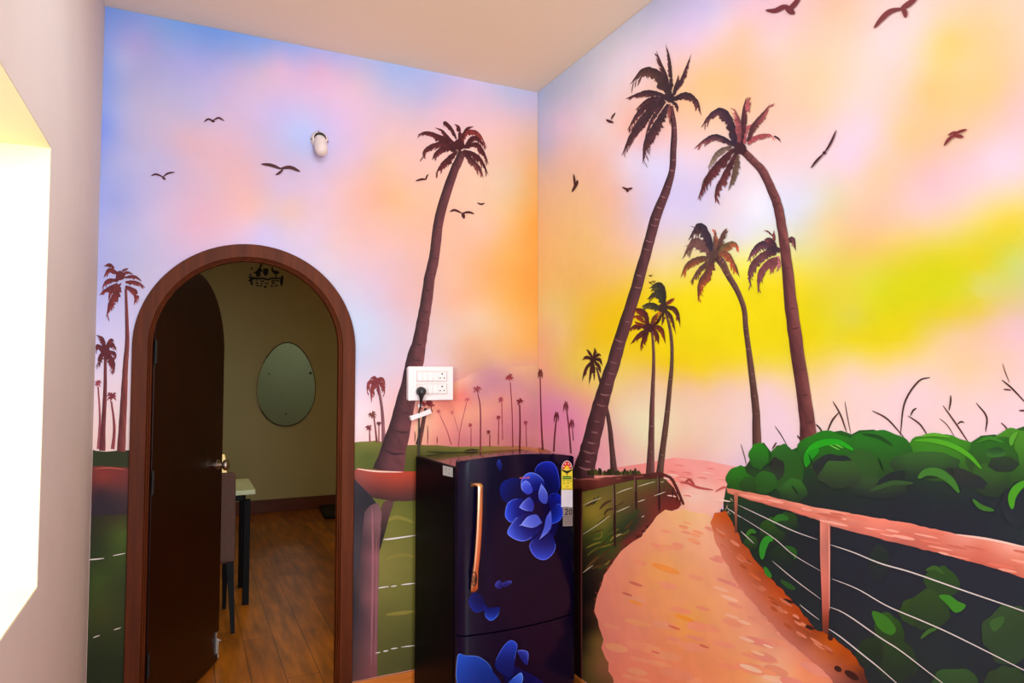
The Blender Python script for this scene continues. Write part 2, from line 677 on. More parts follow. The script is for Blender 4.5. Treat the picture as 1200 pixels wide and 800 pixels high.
def stroke(mb, wall, pts, w, col, layer=2, n=None, col2=None, ends=0.25):
    """brush stroke: tapered strip; w = greatest half width"""
    wall.next()
    n = n or max(4, len(pts) * 4)
    S = catmull([p[:2] for p in pts], n)
    vs_, cs = [], []
    for i, p in enumerate(S):
        t = S[min(i + 1, n)] - S[max(i - 1, 0)]
        L_ = np.linalg.norm(t) or 1
        nn = np.array([-t[1], t[0]]) / L_
        u = i / n
        k = ends + (1 - ends) * math.sin(math.pi * min(1, max(0, u))) ** 0.6 if ends < 1 else 1
        k *= w
        vs_ += [wall.pt(*(p + nn * k), layer), wall.pt(*(p - nn * k), layer)]
        c = np.array(col, float) if col2 is None else np.array(col) * (1 - u) + np.array(col2) * u
        cs += [tuple(c), tuple(c)]
    f = [(2 * i, 2 * i + 2, 2 * i + 3, 2 * i + 1) for i in range(n)]
    mb.add(vs_, f, cs)


def frond(mb, wall, pts, w, dark, light, layer=4, jag=0.5):
    wall.next()
    Lf = sum(math.dist(pts[i][:2], pts[i + 1][:2]) for i in range(len(pts) - 1))
    n = max(12, min(34, int(Lf / 1.6)))
    S = catmull(pts, n)
    vs_, cs, hair = [], [], []
    for i, p in enumerate(S):
        t = S[min(i + 1, n)] - S[max(i - 1, 0)]
        L_ = np.linalg.norm(t) or 1
        nn = np.array([-t[1], t[0]]) / L_
        if nn[1] < 0:
            nn = -nn                                     # the drooping side
        u = i / n
        prof = (0.35 + 0.65 * math.sin(math.pi * u ** 0.8)) * (1 - u ** 4)
        up_ = w * 0.36 * prof * rng.uniform(0.85, 1.1)
        dn = w * 0.60 * prof * (1 + jag * rng.uniform(-0.85, 0.75))
        vs_ += [wall.pt(*(p - nn * up_), layer), wall.pt(*p, layer), wall.pt(*(p + nn * dn), layer)]
        j = rng.uniform(0.85, 1.12)
        m = u ** 0.8
        c1 = np.array(dark) * j
        c2 = (np.array(dark) * (1 - m) + np.array(light) * m) * rng.uniform(0.8, 1.2)
        cs += [tuple(c1), tuple(0.6 * c1 + 0.4 * c2), tuple(c2)]
        if w > 5 and 0.15 < u < 0.92 and rng.random() < 0.4:
            hair.append((p + nn * dn * 0.5, t / L_, nn, c2))
    f = []
    for i in range(n):
        a = 3 * i
        f += [(a, a + 3, a + 4, a + 1), (a + 1, a + 4, a + 5, a + 2)]
    mb.add(vs_, f, cs)
    for (p, t, nn, c) in hair:
        l = w * rng.uniform(0.35, 0.7)
        stroke(mb, wall, [p, p + t * l * 0.7 + nn * l * 0.35, p + t * l * 1.3 + nn * l * 0.75], rng.uniform(0.35, 0.7), c, layer, n=4, ends=0.1)


def trunk(mb, wall, pts, cl, cm, cr, layer=2, ring=None, rstep=14.0):
    wall.next()
    Lg = sum(math.dist(pts[i][:2], pts[i + 1][:2]) for i in range(len(pts) - 1))
    n = max(8, int(Lg / 7))
    S = catmull(pts, n)
    vs_, cs = [], []
    K = (-1, -0.5, 0, 0.5, 1)
    nor = []
    for i, p in enumerate(S):
        t = (S[min(i + 1, n)] - S[max(i - 1, 0)])[:2]
        nn = np.array([-t[1], t[0]]) / (np.linalg.norm(t) or 1)
        if nn[0] < 0:
            nn = -nn
        nor.append(nn)
        for k in K:
            q = p[:2] + nn * p[2] * k * rng.uniform(0.95, 1.05)
            vs_.append(wall.pt(q[0], q[1], layer))
            c = np.array(cm) * (1 - abs(k)) + np.array(cr if k > 0 else cl) * abs(k)
            cs.append(tuple(c * rng.uniform(0.88, 1.12)))
    f = []
    for i in range(n):
        for k in range(4):
            a = 5 * i + k
            f.append((a, a + 5, a + 6, a + 1))
    mb.add(vs_, f, cs)
    if ring is not None:
        k = max(2, int(Lg / rstep))
        for j in range(1, k):
            i = min(n, int(j / k * n + rng.uniform(-0.5, 0.5)))
            p, nn = S[i], nor[i]
            t = np.array([-nn[1], nn[0]])
            if t[1] < 0:
                t = -t
            a0, a1 = rng.uniform(-0.9, -0.1), rng.uniform(0.4, 0.95)
            q = [p[:2] + nn * p[2] * a + t * (p[2] * 0.28 * (a * a) * -1) for a in (a0, (a0 + a1) / 2, a1)]
            stroke(mb, wall, q, max(0.45, p[2] * 0.09), np.array(ring) * rng.uniform(0.8, 1.1), layer + 1, n=6)


PALMS = 'painted palms'


def part(mb, name, parent, label=None, m=None):
    o = mb.build(name, M[m or 'paint'], parent, world_space=True, recalc=False)
    if label:
        o['label'] = label
    return o


def palm(wall, parent, tr, fronds, cols, tcols, label, layer=2, ring=None, rstep=14, heart=None, jag=0.5):
    """one painted palm: trunk, with its crown as a sub-part"""
    cr_ = MB()
    for k, fr_ in enumerate(fronds):
        pts, w = fr_[0], fr_[1]
        d, l = fr_[2] if len(fr_) > 2 else cols
        frond(cr_, wall, pts, w, d, l, layer + 2 + (k % 3), jag)
    if heart:
        hx, hy, hr_ = heart
        area(cr_, wall, [(hx + hr_ * math.cos(a) * rng.uniform(0.8, 1.15), hy + hr_ * math.sin(a) * rng.uniform(0.8, 1.15)) for a in [i * math.pi / 6 for i in range(12)]], cols[0], step=4, layer=layer + 5)
    if tr:
        tm = MB()
        trunk(tm, wall, tr, *tcols, layer=layer, ring=ring, rstep=rstep)
        o = part(tm, 'painted_palm', parent, label)
        part_child(cr_, 'palm_crown', o, parent)
    else:
        o = part(cr_, 'painted_palm', parent, label)
    return o


def part_child(mb, name, parent, root, m='paint', label=None):
    o = mb.build(name, M[m], parent, recalc=False)
    o.matrix_parent_inverse = Matrix.Identity(4)
    if label:
        o['label'] = label
    # the parent part keeps its vertices in world space (its own inverse undoes the root), so the child needs none
    return o


def puff(wall, parent, cx, cy, r, tr, col, tcol, label=None, n=8, layer=2):
    fr_ = []
    for i in range(n):
        a = 2 * math.pi * i / n + rng.uniform(-0.3, 0.3)
        L_ = r * rng.uniform(0.8, 1.25)
        tip = (cx + L_ * math.cos(a), cy + L_ * math.sin(a) * 0.85 + r * 0.25)
        mid = (cx + 0.55 * L_ * math.cos(a), cy + 0.55 * L_ * math.sin(a) - r * 0.12)
        fr_.append(([(cx, cy), mid, tip], max(1.6, r * 0.42)))
    return palm(wall, parent, tr, fr_, (col, [c * 1.1 for c in col]), (tcol, tcol, [c * 1.1 for c in tcol]), label, layer=layer)


mural_b = empty('mural', (0.7, YB, BBH), 'hand-painted sunset mural of palms and fields around the arched doorway', 'mural')
mural_r = empty('mural', (XR, 1.6, BBH), 'hand-painted seaside mural with sandy path and yellow sunset beside the refrigerator', 'mural')

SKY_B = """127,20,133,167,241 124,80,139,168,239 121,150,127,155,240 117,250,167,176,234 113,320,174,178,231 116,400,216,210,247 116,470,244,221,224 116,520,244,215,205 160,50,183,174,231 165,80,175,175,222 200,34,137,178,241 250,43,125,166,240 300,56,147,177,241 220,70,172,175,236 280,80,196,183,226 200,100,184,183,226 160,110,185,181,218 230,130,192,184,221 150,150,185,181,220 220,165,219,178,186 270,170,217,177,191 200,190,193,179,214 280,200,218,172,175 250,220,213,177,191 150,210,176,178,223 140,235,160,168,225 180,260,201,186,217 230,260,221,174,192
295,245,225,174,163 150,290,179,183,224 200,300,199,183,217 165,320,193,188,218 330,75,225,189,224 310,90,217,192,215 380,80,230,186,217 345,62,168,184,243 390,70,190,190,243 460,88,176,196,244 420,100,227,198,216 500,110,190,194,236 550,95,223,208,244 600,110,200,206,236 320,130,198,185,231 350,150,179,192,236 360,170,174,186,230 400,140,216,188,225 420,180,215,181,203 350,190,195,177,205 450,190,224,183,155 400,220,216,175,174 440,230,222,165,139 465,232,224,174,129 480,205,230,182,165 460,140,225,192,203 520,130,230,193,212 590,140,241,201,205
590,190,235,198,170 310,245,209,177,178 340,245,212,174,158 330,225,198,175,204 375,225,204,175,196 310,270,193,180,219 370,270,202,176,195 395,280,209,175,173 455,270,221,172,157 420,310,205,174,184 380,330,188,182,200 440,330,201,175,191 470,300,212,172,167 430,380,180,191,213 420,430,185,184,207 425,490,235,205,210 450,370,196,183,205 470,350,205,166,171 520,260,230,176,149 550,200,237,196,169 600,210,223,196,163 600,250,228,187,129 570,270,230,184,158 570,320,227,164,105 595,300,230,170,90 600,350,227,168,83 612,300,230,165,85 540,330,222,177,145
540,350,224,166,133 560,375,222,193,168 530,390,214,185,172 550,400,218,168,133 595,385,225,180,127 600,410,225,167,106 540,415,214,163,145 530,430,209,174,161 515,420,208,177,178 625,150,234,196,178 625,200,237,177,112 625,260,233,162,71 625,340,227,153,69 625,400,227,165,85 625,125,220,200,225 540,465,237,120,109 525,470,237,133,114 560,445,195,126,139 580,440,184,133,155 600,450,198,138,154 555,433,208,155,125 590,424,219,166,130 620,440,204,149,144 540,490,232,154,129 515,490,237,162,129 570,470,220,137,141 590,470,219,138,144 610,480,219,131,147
560,500,232,135,139 530,510,232,138,135 600,500,216,127,145 520,440,208,167,188 510,475,237,143,119 500,500,237,151,128 625,500,213,127,144 625,470,213,142,150 142,70,190,196,240 140,130,178,185,231 136,190,175,179,225 134,270,183,182,225"""  # colours compensate uneven lamp light: lighter where it is dim, darker where bright
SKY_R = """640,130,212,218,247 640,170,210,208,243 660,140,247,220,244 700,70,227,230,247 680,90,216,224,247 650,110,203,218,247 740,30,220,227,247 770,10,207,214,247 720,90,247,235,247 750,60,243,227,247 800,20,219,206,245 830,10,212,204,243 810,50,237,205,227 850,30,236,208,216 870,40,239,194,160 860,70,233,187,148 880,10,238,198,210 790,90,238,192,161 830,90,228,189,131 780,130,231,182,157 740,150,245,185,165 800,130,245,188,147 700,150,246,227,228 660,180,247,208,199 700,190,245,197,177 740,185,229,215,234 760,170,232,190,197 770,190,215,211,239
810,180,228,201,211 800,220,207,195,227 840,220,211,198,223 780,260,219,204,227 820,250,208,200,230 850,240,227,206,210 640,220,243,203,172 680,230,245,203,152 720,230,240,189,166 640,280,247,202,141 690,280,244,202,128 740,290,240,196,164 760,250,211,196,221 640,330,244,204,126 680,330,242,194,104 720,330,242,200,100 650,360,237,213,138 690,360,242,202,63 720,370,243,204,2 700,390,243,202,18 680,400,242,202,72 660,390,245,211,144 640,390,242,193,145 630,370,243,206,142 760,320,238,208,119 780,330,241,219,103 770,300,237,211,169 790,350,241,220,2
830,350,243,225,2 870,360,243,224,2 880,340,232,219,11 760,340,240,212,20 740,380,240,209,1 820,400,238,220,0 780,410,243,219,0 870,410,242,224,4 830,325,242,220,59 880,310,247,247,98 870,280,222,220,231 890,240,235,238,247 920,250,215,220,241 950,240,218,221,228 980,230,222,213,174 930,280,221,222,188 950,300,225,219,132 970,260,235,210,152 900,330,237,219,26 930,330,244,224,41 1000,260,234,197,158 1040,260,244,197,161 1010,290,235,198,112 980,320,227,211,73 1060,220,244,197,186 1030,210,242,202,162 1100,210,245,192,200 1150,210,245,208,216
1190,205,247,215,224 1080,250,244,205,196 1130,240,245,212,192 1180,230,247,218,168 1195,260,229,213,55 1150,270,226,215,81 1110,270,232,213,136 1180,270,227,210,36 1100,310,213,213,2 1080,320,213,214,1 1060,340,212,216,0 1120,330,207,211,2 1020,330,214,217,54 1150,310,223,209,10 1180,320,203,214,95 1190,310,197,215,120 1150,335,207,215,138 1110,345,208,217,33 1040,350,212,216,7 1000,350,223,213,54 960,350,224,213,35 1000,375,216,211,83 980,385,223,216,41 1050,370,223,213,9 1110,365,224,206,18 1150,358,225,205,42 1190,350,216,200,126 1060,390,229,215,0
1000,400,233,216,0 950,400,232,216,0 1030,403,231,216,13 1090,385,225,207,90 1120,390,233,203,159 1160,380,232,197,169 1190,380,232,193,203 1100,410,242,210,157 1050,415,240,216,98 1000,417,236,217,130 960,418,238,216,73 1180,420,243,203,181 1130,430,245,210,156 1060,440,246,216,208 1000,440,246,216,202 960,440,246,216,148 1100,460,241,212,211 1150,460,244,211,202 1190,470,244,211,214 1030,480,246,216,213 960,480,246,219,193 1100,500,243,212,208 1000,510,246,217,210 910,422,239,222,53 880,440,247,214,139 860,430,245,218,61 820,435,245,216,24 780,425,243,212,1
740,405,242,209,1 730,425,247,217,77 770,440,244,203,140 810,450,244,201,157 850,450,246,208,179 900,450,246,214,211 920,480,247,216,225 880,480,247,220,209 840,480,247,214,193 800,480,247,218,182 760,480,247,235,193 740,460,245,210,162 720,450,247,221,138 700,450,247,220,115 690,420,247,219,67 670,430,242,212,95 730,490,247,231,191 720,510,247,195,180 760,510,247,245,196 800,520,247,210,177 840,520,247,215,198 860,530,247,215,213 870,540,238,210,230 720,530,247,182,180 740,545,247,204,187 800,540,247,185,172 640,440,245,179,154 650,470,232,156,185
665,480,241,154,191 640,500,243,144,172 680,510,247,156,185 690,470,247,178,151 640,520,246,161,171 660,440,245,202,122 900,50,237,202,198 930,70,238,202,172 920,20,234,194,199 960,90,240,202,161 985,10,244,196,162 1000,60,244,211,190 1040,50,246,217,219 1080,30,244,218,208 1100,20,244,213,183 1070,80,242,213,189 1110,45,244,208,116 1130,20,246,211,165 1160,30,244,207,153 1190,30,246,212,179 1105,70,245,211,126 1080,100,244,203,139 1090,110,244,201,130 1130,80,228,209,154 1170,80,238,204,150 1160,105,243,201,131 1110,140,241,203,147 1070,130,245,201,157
1050,110,242,209,189 1060,160,245,200,138 1000,110,244,211,197 960,130,237,201,169 920,150,239,193,178 980,150,242,206,207 1020,150,243,208,221 1000,190,241,207,228 960,190,232,207,211 930,180,236,202,202 1040,180,242,205,186 1030,195,242,203,166 1090,180,241,197,169 1140,160,243,200,173 1180,150,246,202,197 1190,120,246,197,189 1190,170,245,212,224 1160,180,246,210,223 905,100,231,190,164 870,110,234,185,134 900,200,231,209,212 860,140,229,190,158"""  # right-wall sky colours also carry the inverse of the room lighting


def parse(s):
    return [(a, b, (c, d, e)) for a, b, c, d, e in ([float(v) for v in w.split(',')] for w in s.split())]


def sky_sheet(wall, ctrl, parent, name, label):
    st = 0.026
    if wall.side == 'back':
        us = np.linspace(XL, XR - 0.002, int((XR - XL) / st))
    else:
        us = np.linspace(-1.0, YB - 0.002, int((YB + 1.0) / st))
    zs = np.linspace(BBH, ZC - 0.001, int((ZC - BBH) / st))
    vs_, px = [], []
    for z in zs:
        for u in us:
            if wall.side == 'back':
                v = (u, YB - 0.0012, z)
                q = proj(*v)
            else:
                v = (XR - 0.0012, u, z)
                q = proj(XR, max(u, 0.78), z)
            vs_.append(v)
            px.append(q)
    C = rbf(ctrl, 80.0, 5.0)(px)
    nu = len(us)
    f = []
    for j in range(len(zs) - 1):
        for i in range(nu - 1):
            cx_, cz_ = (us[i] + us[i + 1]) / 2, (zs[j] + zs[j + 1]) / 2
            if wall.side == 'back':
                dx = abs(cx_ - ACX)
                rr = AR_O - 0.03
                if (cz_ <= ACZ and dx < rr) or (cz_ > ACZ and math.hypot(cx_ - ACX, cz_ - ACZ) < rr):
                    continue
            a = j * nu + i
            f.append((a, a + 1, a + nu + 1, a + nu))
    used = sorted({i for q in f for i in q})
    mp_ = {a: b for b, a in enumerate(used)}
    mb = MB()
    mb.add([vs_[i] for i in used], [tuple(mp_[i] for i in q) for q in f], [tuple(C[i]) for i in used])
    return part(mb, name, parent, label, 'sky_paint')


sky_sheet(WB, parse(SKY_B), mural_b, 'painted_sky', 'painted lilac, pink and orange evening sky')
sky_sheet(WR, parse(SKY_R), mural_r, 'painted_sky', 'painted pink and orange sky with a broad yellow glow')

# ---- back wall: fields, rails, post
DKR, RED = (70, 30, 34), (140, 58, 52)

m = MB()
area(m, WB, [(90, 527), (125, 529), (152, 527), (157, 527), (155, 900), (90, 900)],
     [(110, 535, (42, 54, 21)), (140, 535, (45, 50, 19)), (110, 615, (42, 41, 18)), (143, 625, (72, 91, 24)), (140, 605, (57, 49, 21)), (115, 645, (39, 50, 18)), (115, 680, (57, 75, 22)), (140, 690, (47, 55, 19)), (120, 720, (59, 65, 21)), (110, 760, (36, 45, 16)), (140, 780, (32, 41, 14)), (110, 860, (32, 41, 14))], step=9, layer=1, jit=0.6)
part(m, 'painted_field', mural_b, 'painted dark green field left of the doorway')
m = MB()
area(m, WB, [(404, 518), (413, 518), (440, 516), (470, 521), (500, 521), (530, 523), (560, 523), (600, 522), (634, 525), (634, 900), (402, 900)],
     [(430, 530, (80, 88, 32)), (480, 535, (86, 82, 30)), (465, 606, (112, 108, 42)), (470, 650, (120, 112, 50)), (475, 690, (112, 106, 46)), (470, 750, (86, 82, 36)), (480, 780, (80, 76, 36)), (520, 521, (132, 112, 52)), (550, 524, (130, 122, 50)), (520, 530, (72, 80, 28)), (600, 525, (178, 112, 72)), (630, 528, (196, 116, 82)), (430, 516, (120, 116, 50)), (560, 640, (110, 105, 45)), (450, 665, (128, 118, 56))], step=9, layer=1, jit=0.5)
stroke(m, WB, [(500, 529), (530, 531), (560, 529)], 1.6, (52, 56, 24), 2)
stroke(m, WB, [(544, 528), (553, 526.8), (562, 527.4)], 1.1, (60, 40, 34), 2)
for (a, b, c) in (((450, 612), (465, 606), (485, 612)), ((452, 655), (470, 650), (486, 652)), ((452, 720), (470, 718), (486, 716))):
    stroke(m, WB, [a, b, c], 2.2, (134, 122, 52), 2)
part(m, 'painted_field', mural_b, 'painted olive field right of the doorway')

m = MB()
area(m, WB, [(484, 530), (486, 500), (498, 478), (512, 466), (522, 457), (536, 446), (552, 438), (570, 433), (592, 430), (612, 429), (640, 427), (640, 530)],
     [(495, 500, (232, 179, 144)), (505, 478, (238, 160, 133)), (518, 464, (232, 128, 111)), (540, 463, (228, 119, 107)), (530, 455, (228, 160, 133)), (548, 444, (217, 160, 144)), (565, 440, (199, 139, 144)), (580, 445, (186, 126, 142)), (600, 450, (195, 134, 142)), (600, 434, (215, 160, 133)), (622, 434, (213, 160, 123)), (622, 455, (201, 141, 135)), (560, 462, (199, 132, 138)), (590, 470, (217, 141, 125)), (545, 486, (232, 156, 127)), (565, 480, (228, 151, 127)), (520, 490, (232, 145, 125)), (540, 508, (217, 126, 125)), (580, 490, (213, 130, 127)), (600, 505, (199, 115, 127)), (560, 512, (211, 124, 127)), (622, 490, (194, 119, 129)), (622, 512, (203, 126, 125)), (510, 515, (225, 139, 123)), (580, 518, (219, 134, 123))], step=6, layer=0, jit=0.8)
part(m, 'painted_hill', mural_b, 'painted mauve and coral cloud bank behind the small palms')

LOGC = [(500, 553, (186, 62, 35)), (440, 554, (168, 68, 48)), (425, 556, (144, 68, 59)), (470, 560, (175, 62, 42)), (440, 566, (131, 53, 45)), (485, 566, (144, 59, 44)), (440, 578, (85, 44, 39)), (485, 578, (91, 48, 42)), (440, 584, (52, 32, 32)), (600, 560, (122, 45, 37)), (600, 575, (73, 29, 26))]
m = MB()
area(m, WB, [(412, 553), (420, 548), (440, 551), (470, 552), (500, 553), (560, 556), (636, 560), (636, 580), (560, 584), (500, 586), (460, 587), (435, 583), (412, 588)], LOGC, step=6, layer=5, jit=0.4)
stroke(m, WB, [(418, 549), (440, 552), (472, 553)], 0.9, (236, 196, 178), 6)
part(m, 'painted_railing', mural_b, 'painted red-brown log rail right of the doorway')
m = MB()
area(m, WB, [(90, 548), (120, 546), (156, 548), (156, 603), (150, 602), (120, 604), (90, 606)],
     [(120, 550, (128, 48, 40)), (140, 552, (120, 46, 42)), (120, 563, (132, 52, 42)), (140, 568, (106, 46, 42)), (120, 574, (62, 34, 42)), (140, 580, (66, 42, 44)), (115, 590, (44, 32, 42)), (140, 598, (52, 36, 42))], step=6, layer=4, jit=0.4)
stroke(m, WB, [(111, 549), (128, 548), (147, 550)], 0.6, (190, 96, 76), 5)
part(m, 'painted_railing', mural_b, 'painted dark red log rail left of the doorway')
m = MB()
area(m, WB, [(405, 566), (416, 572), (432, 585), (444, 590), (447, 600), (444, 660), (443, 720), (442, 792), (430, 796), (408, 800), (405, 700)],
     [(413, 600, (42, 37, 43)), (416, 640, (49, 42, 46)), (418, 660, (54, 45, 48)), (420, 700, (52, 44, 46)), (415, 720, (41, 37, 43)), (412, 780, (73, 52, 52)), (426, 610, (85, 59, 64)), (426, 650, (91, 60, 65)), (424, 700, (100, 65, 68)), (426, 760, (96, 62, 65)), (436, 610, (122, 82, 86)), (438, 650, (136, 80, 88)), (437, 700, (129, 80, 84)), (436, 760, (124, 75, 78)), (441, 640, (98, 62, 64)), (430, 790, (114, 65, 65))], step=5, layer=6, jit=0.4)
stroke(m, WB, [(436, 595), (437, 650), (436, 720), (435, 780)], 1.2, (150, 92, 100), 7)
stroke(m, WB, [(441, 630), (441, 700), (440, 780)], 0.6, (150, 92, 96), 7)
area(m, WB, [(411, 556), (420, 566), (432, 578), (441, 589), (434, 592), (427, 600), (424, 630), (421, 660), (410, 690)], [(415, 570, (46, 42, 50)), (428, 586, (34, 30, 36)), (416, 640, (60, 52, 58))], step=5, layer=7)
part(m, 'painted_post', mural_b, 'painted weathered mauve fence post beside the door frame')
m = MB()
area(m, WB, [(449, 589), (461, 587), (456, 606), (449, 632), (444, 644), (444, 610)], [(452, 595, (92, 58, 56)), (448, 630, (40, 28, 26))], step=5, layer=3, smooth=3)
part(m, 'painted_stump', mural_b, 'painted foot of the leaning palm under the rail')

WIRE = (226, 214, 206)


def wire(wall, parent, segs, w=0.8, col=WIRE, layer=7, label=None):
    for s_ in segs:
        mb = MB()
        stroke(mb, wall, s_, w * rng.uniform(0.65, 1.0), col, layer)
        part(mb, 'painted_wire', parent, label)


wire(WB, mural_b, [[(449, 632), (460, 631), (487, 627)]], 1.0, label='painted fence wire nearest the log rail')
wire(WB, mural_b, [[(443, 689), (448, 688), (456, 687)], [(458, 687), (465, 686)], [(470, 685), (487, 683)]], 0.8)
wire(WB, mural_b, [[(440, 765), (446, 764)], [(449, 763), (455, 762)], [(458, 760), (466, 759)], [(470, 758), (487, 756)]], 0.8)
wire(WB, mural_b, [[(100, 656), (112, 655), (122, 654)], [(132, 651), (147, 648)]], 0.8)
wire(WB, mural_b, [[(98, 749), (103, 748)], [(109, 747), (117, 744)], [(133, 738), (142, 735)]], 0.7)

# ---- back wall: palms
palm(WB, mural_b,
     [(542, 177, 4.5), (537, 190, 5), (531.5, 202, 5.2), (516, 250, 5.6), (509, 300, 6), (503.5, 325, 6.4), (500, 350, 6.8), (496, 375, 7.4), (491.5, 400, 8.2), (486, 424, 10.5), (482, 445, 10.5), (475.5, 470, 11.5), (468.5, 500, 12.8), (461.5, 525, 14.6), (455, 553, 18)],
     [([(535, 168), (515, 160), (500, 155), (489, 158)], 6), ([(534, 170), (524, 160), (518, 153), (509, 149)], 5), ([(535, 163), (529, 151), (521, 143), (520, 150)], 5), ([(538, 165), (538, 150), (532, 145)], 5),
      ([(536, 172), (520, 166), (505, 156), (489, 158)], 7), ([(535, 172), (520, 168), (505, 172), (497, 178), (496, 186)], 8), ([(535, 175), (522, 173), (511, 180), (506, 188)], 8), ([(536, 177), (525, 187), (517, 195), (510, 204)], 9),
      ([(540, 164), (547, 151), (556, 148)], 4), ([(540, 172), (543, 158), (553, 154), (562, 158), (571, 173)], 7, ((120, 44, 44), (150, 58, 54))), ([(545, 172), (553, 162), (561, 163), (571, 174)], 7), ([(544, 173), (558, 169), (567, 180), (573, 193)], 7), ([(543, 176), (556, 181), (565, 190), (573, 206)], 7), ([(542, 177), (553, 188), (562, 198), (567, 209)], 8, ((66, 30, 32), (168, 90, 84)))],
     ((70, 26, 30), (112, 44, 46)), ((44, 24, 28), (92, 50, 54), (104, 54, 58)), 'tall leaning painted palm rising behind the switchboard', layer=2, ring=(66, 36, 40), rstep=22, heart=(538, 170, 7))
palm(WB, mural_b, [(147.5, 338, 1.5), (148.5, 370, 2), (149, 400, 2.6), (147, 430, 3.2), (145, 470, 4), (142, 529, 5)],
     [([(139, 320), (128, 316), (121, 326)], 6), ([(139, 328), (126, 329), (119, 338)], 6), ([(138, 332), (124, 340), (116, 346)], 6), ([(141, 336), (131, 352), (124, 373)], 9), ([(134, 314), (128, 310), (121, 312)], 5), ([(143, 317), (151, 314)], 3.5), ([(143, 321), (150, 319), (157, 322)], 4), ([(146, 325), (158, 324), (167, 330)], 5), ([(147, 330), (160, 331), (171, 337)], 6), ([(147, 335), (159, 343), (157, 358)], 8), ([(142, 332), (130, 342), (127, 354)], 5)],
     ((98, 34, 38), (146, 56, 50)), ((80, 34, 38), (116, 52, 50), (150, 74, 66)), 'tallest painted palm between the left wall and the door frame', heart=(141, 323, 6))
palm(WB, mural_b, [(123.5, 414, 1.6), (123, 460, 2.2), (121, 500, 2.8), (120, 528, 3.6)],
     [([(123, 410), (114, 405), (113, 415)], 6), ([(123, 410), (117, 420), (117, 431)], 7), ([(124, 411), (132, 424), (134, 438)], 8), ([(123, 408), (131, 403), (137, 411)], 7), ([(123, 408), (120, 397), (113, 392)], 6), ([(123, 409), (130, 398), (134, 401)], 5), ([(124, 411), (134, 414), (136, 421)], 6)],
     ((92, 32, 42), (122, 48, 52)), ((88, 34, 40), (106, 46, 50), (132, 62, 62)), 'painted palm just left of the tallest one by the left wall', heart=(123, 409, 6))
puff(WB, mural_b, 115, 449, 5, [(115, 453, 0.9), (117, 490, 1.2), (115, 526, 1.6)], (152, 66, 78), (150, 76, 84), 'small painted palm nearest the left wall')
puff(WB, mural_b, 131, 464, 6.5, [(130.5, 470, 1), (134, 500, 1.6), (132, 526, 2.2)], (132, 52, 62), (136, 60, 68), 'small painted palm close to the door frame')
palm(WB, mural_b, [(443.5, 453, 1.4), (447.5, 478, 1.7), (449, 500, 2), (449.5, 519, 2.4)],
     [([(440, 446), (432, 449), (430, 461)], 6), ([(441, 446), (436, 455), (435, 473)], 6), ([(442, 447), (443, 455), (443, 464)], 4), ([(443, 446), (449, 452), (451, 462)], 6), ([(442, 445), (448, 444), (452, 452)], 6), ([(441, 445), (438, 442), (432, 446)], 5)],
     ((112, 40, 46), (150, 66, 62)), ((92, 48, 56), (124, 74, 82), (140, 90, 96)), 'small painted palm right of the door frame, tallest there', heart=(441, 446, 4))
puff(WB, mural_b, 436, 486, 5.5, [(438, 488, 0.9), (440, 503, 1), (441.5, 518, 1.4)], (112, 60, 52), (110, 62, 58))
puff(WB, mural_b, 432, 501, 4.5, [(433, 503, 0.7), (433.5, 518, 1)], (112, 44, 54), (118, 60, 66))
puff(WB, mural_b, 444, 496, 3, [(444, 497, 0.6), (444, 518, 0.9)], (90, 44, 50), (130, 70, 72))
palm(WB, mural_b, [(499, 478, 1.8), (497, 490, 2.2), (494, 505, 2.6), (490, 521, 3.4)],
     [([(499, 474), (494, 472), (492, 480)], 6), ([(500, 474), (505, 472), (505, 480)], 6), ([(499, 473), (503, 468), (507, 474)], 4)], ((130, 40, 46), (160, 60, 60)), ((60, 30, 30), (92, 50, 48), (110, 60, 56)), 'small painted palm just below the switchboard')
FARP = [(597, 442, 5, [(598, 448, .8), (600, 480, .8), (601, 524, 1)], (146, 50, 56)), (559, 456, 5, [(560, 461, .9), (563, 480, 1.1), (563, 528, 1.5)], (146, 62, 70)), (547.5, 468, 3.2, [(547, 471, .6), (540, 500, .7), (537, 524, .9)], (190, 92, 98)), (514, 482, 2.8, [(515, 485, .6), (524, 505, .9), (529, 521, 1.2)], (190, 92, 92)), (530, 483, 2.8, [(532, 487, .5), (538, 510, .6), (537, 524, .8)], (206, 104, 104)), (551, 498, 3, [(552, 501, .6), (552, 523, .8)], (170, 70, 74)), (587, 468, 4, [(588, 472, .7), (589, 515, .8)], (166, 66, 80)), (584, 489, 3, [(584.5, 492, .7), (584, 521, .9)], (150, 50, 58)), (572.5, 506, 2.8, [(574, 509, .8), (574, 523, 1)], (130, 46, 50)), (609, 470, 4.4, [(609, 474, 1.2), (609.5, 500, 1.3), (609, 526, 1.5)], (112, 28, 36)), (616, 495, 3.2, [(616.5, 498, .6), (617, 523, .8)], (150, 54, 66))]
for i, (cx, cy, r, tr, c) in enumerate(FARP):
    tr = [(a, b, w * 0.7) for a, b, w in tr]
    puff(WB, mural_b, cx, cy, r, tr, c, [v * 0.92 for v in c])
for (x, y0, y1) in ((501, 498, 521), (486, 505, 518), (512, 511, 520)):
    m = MB()
    stroke(m, WB, [(x, y0), (x + 0.3, (y0 + y1) / 2), (x, y1)], 0.6, (120, 46, 52), 3)
    part(m, 'painted_sapling', mural_b)

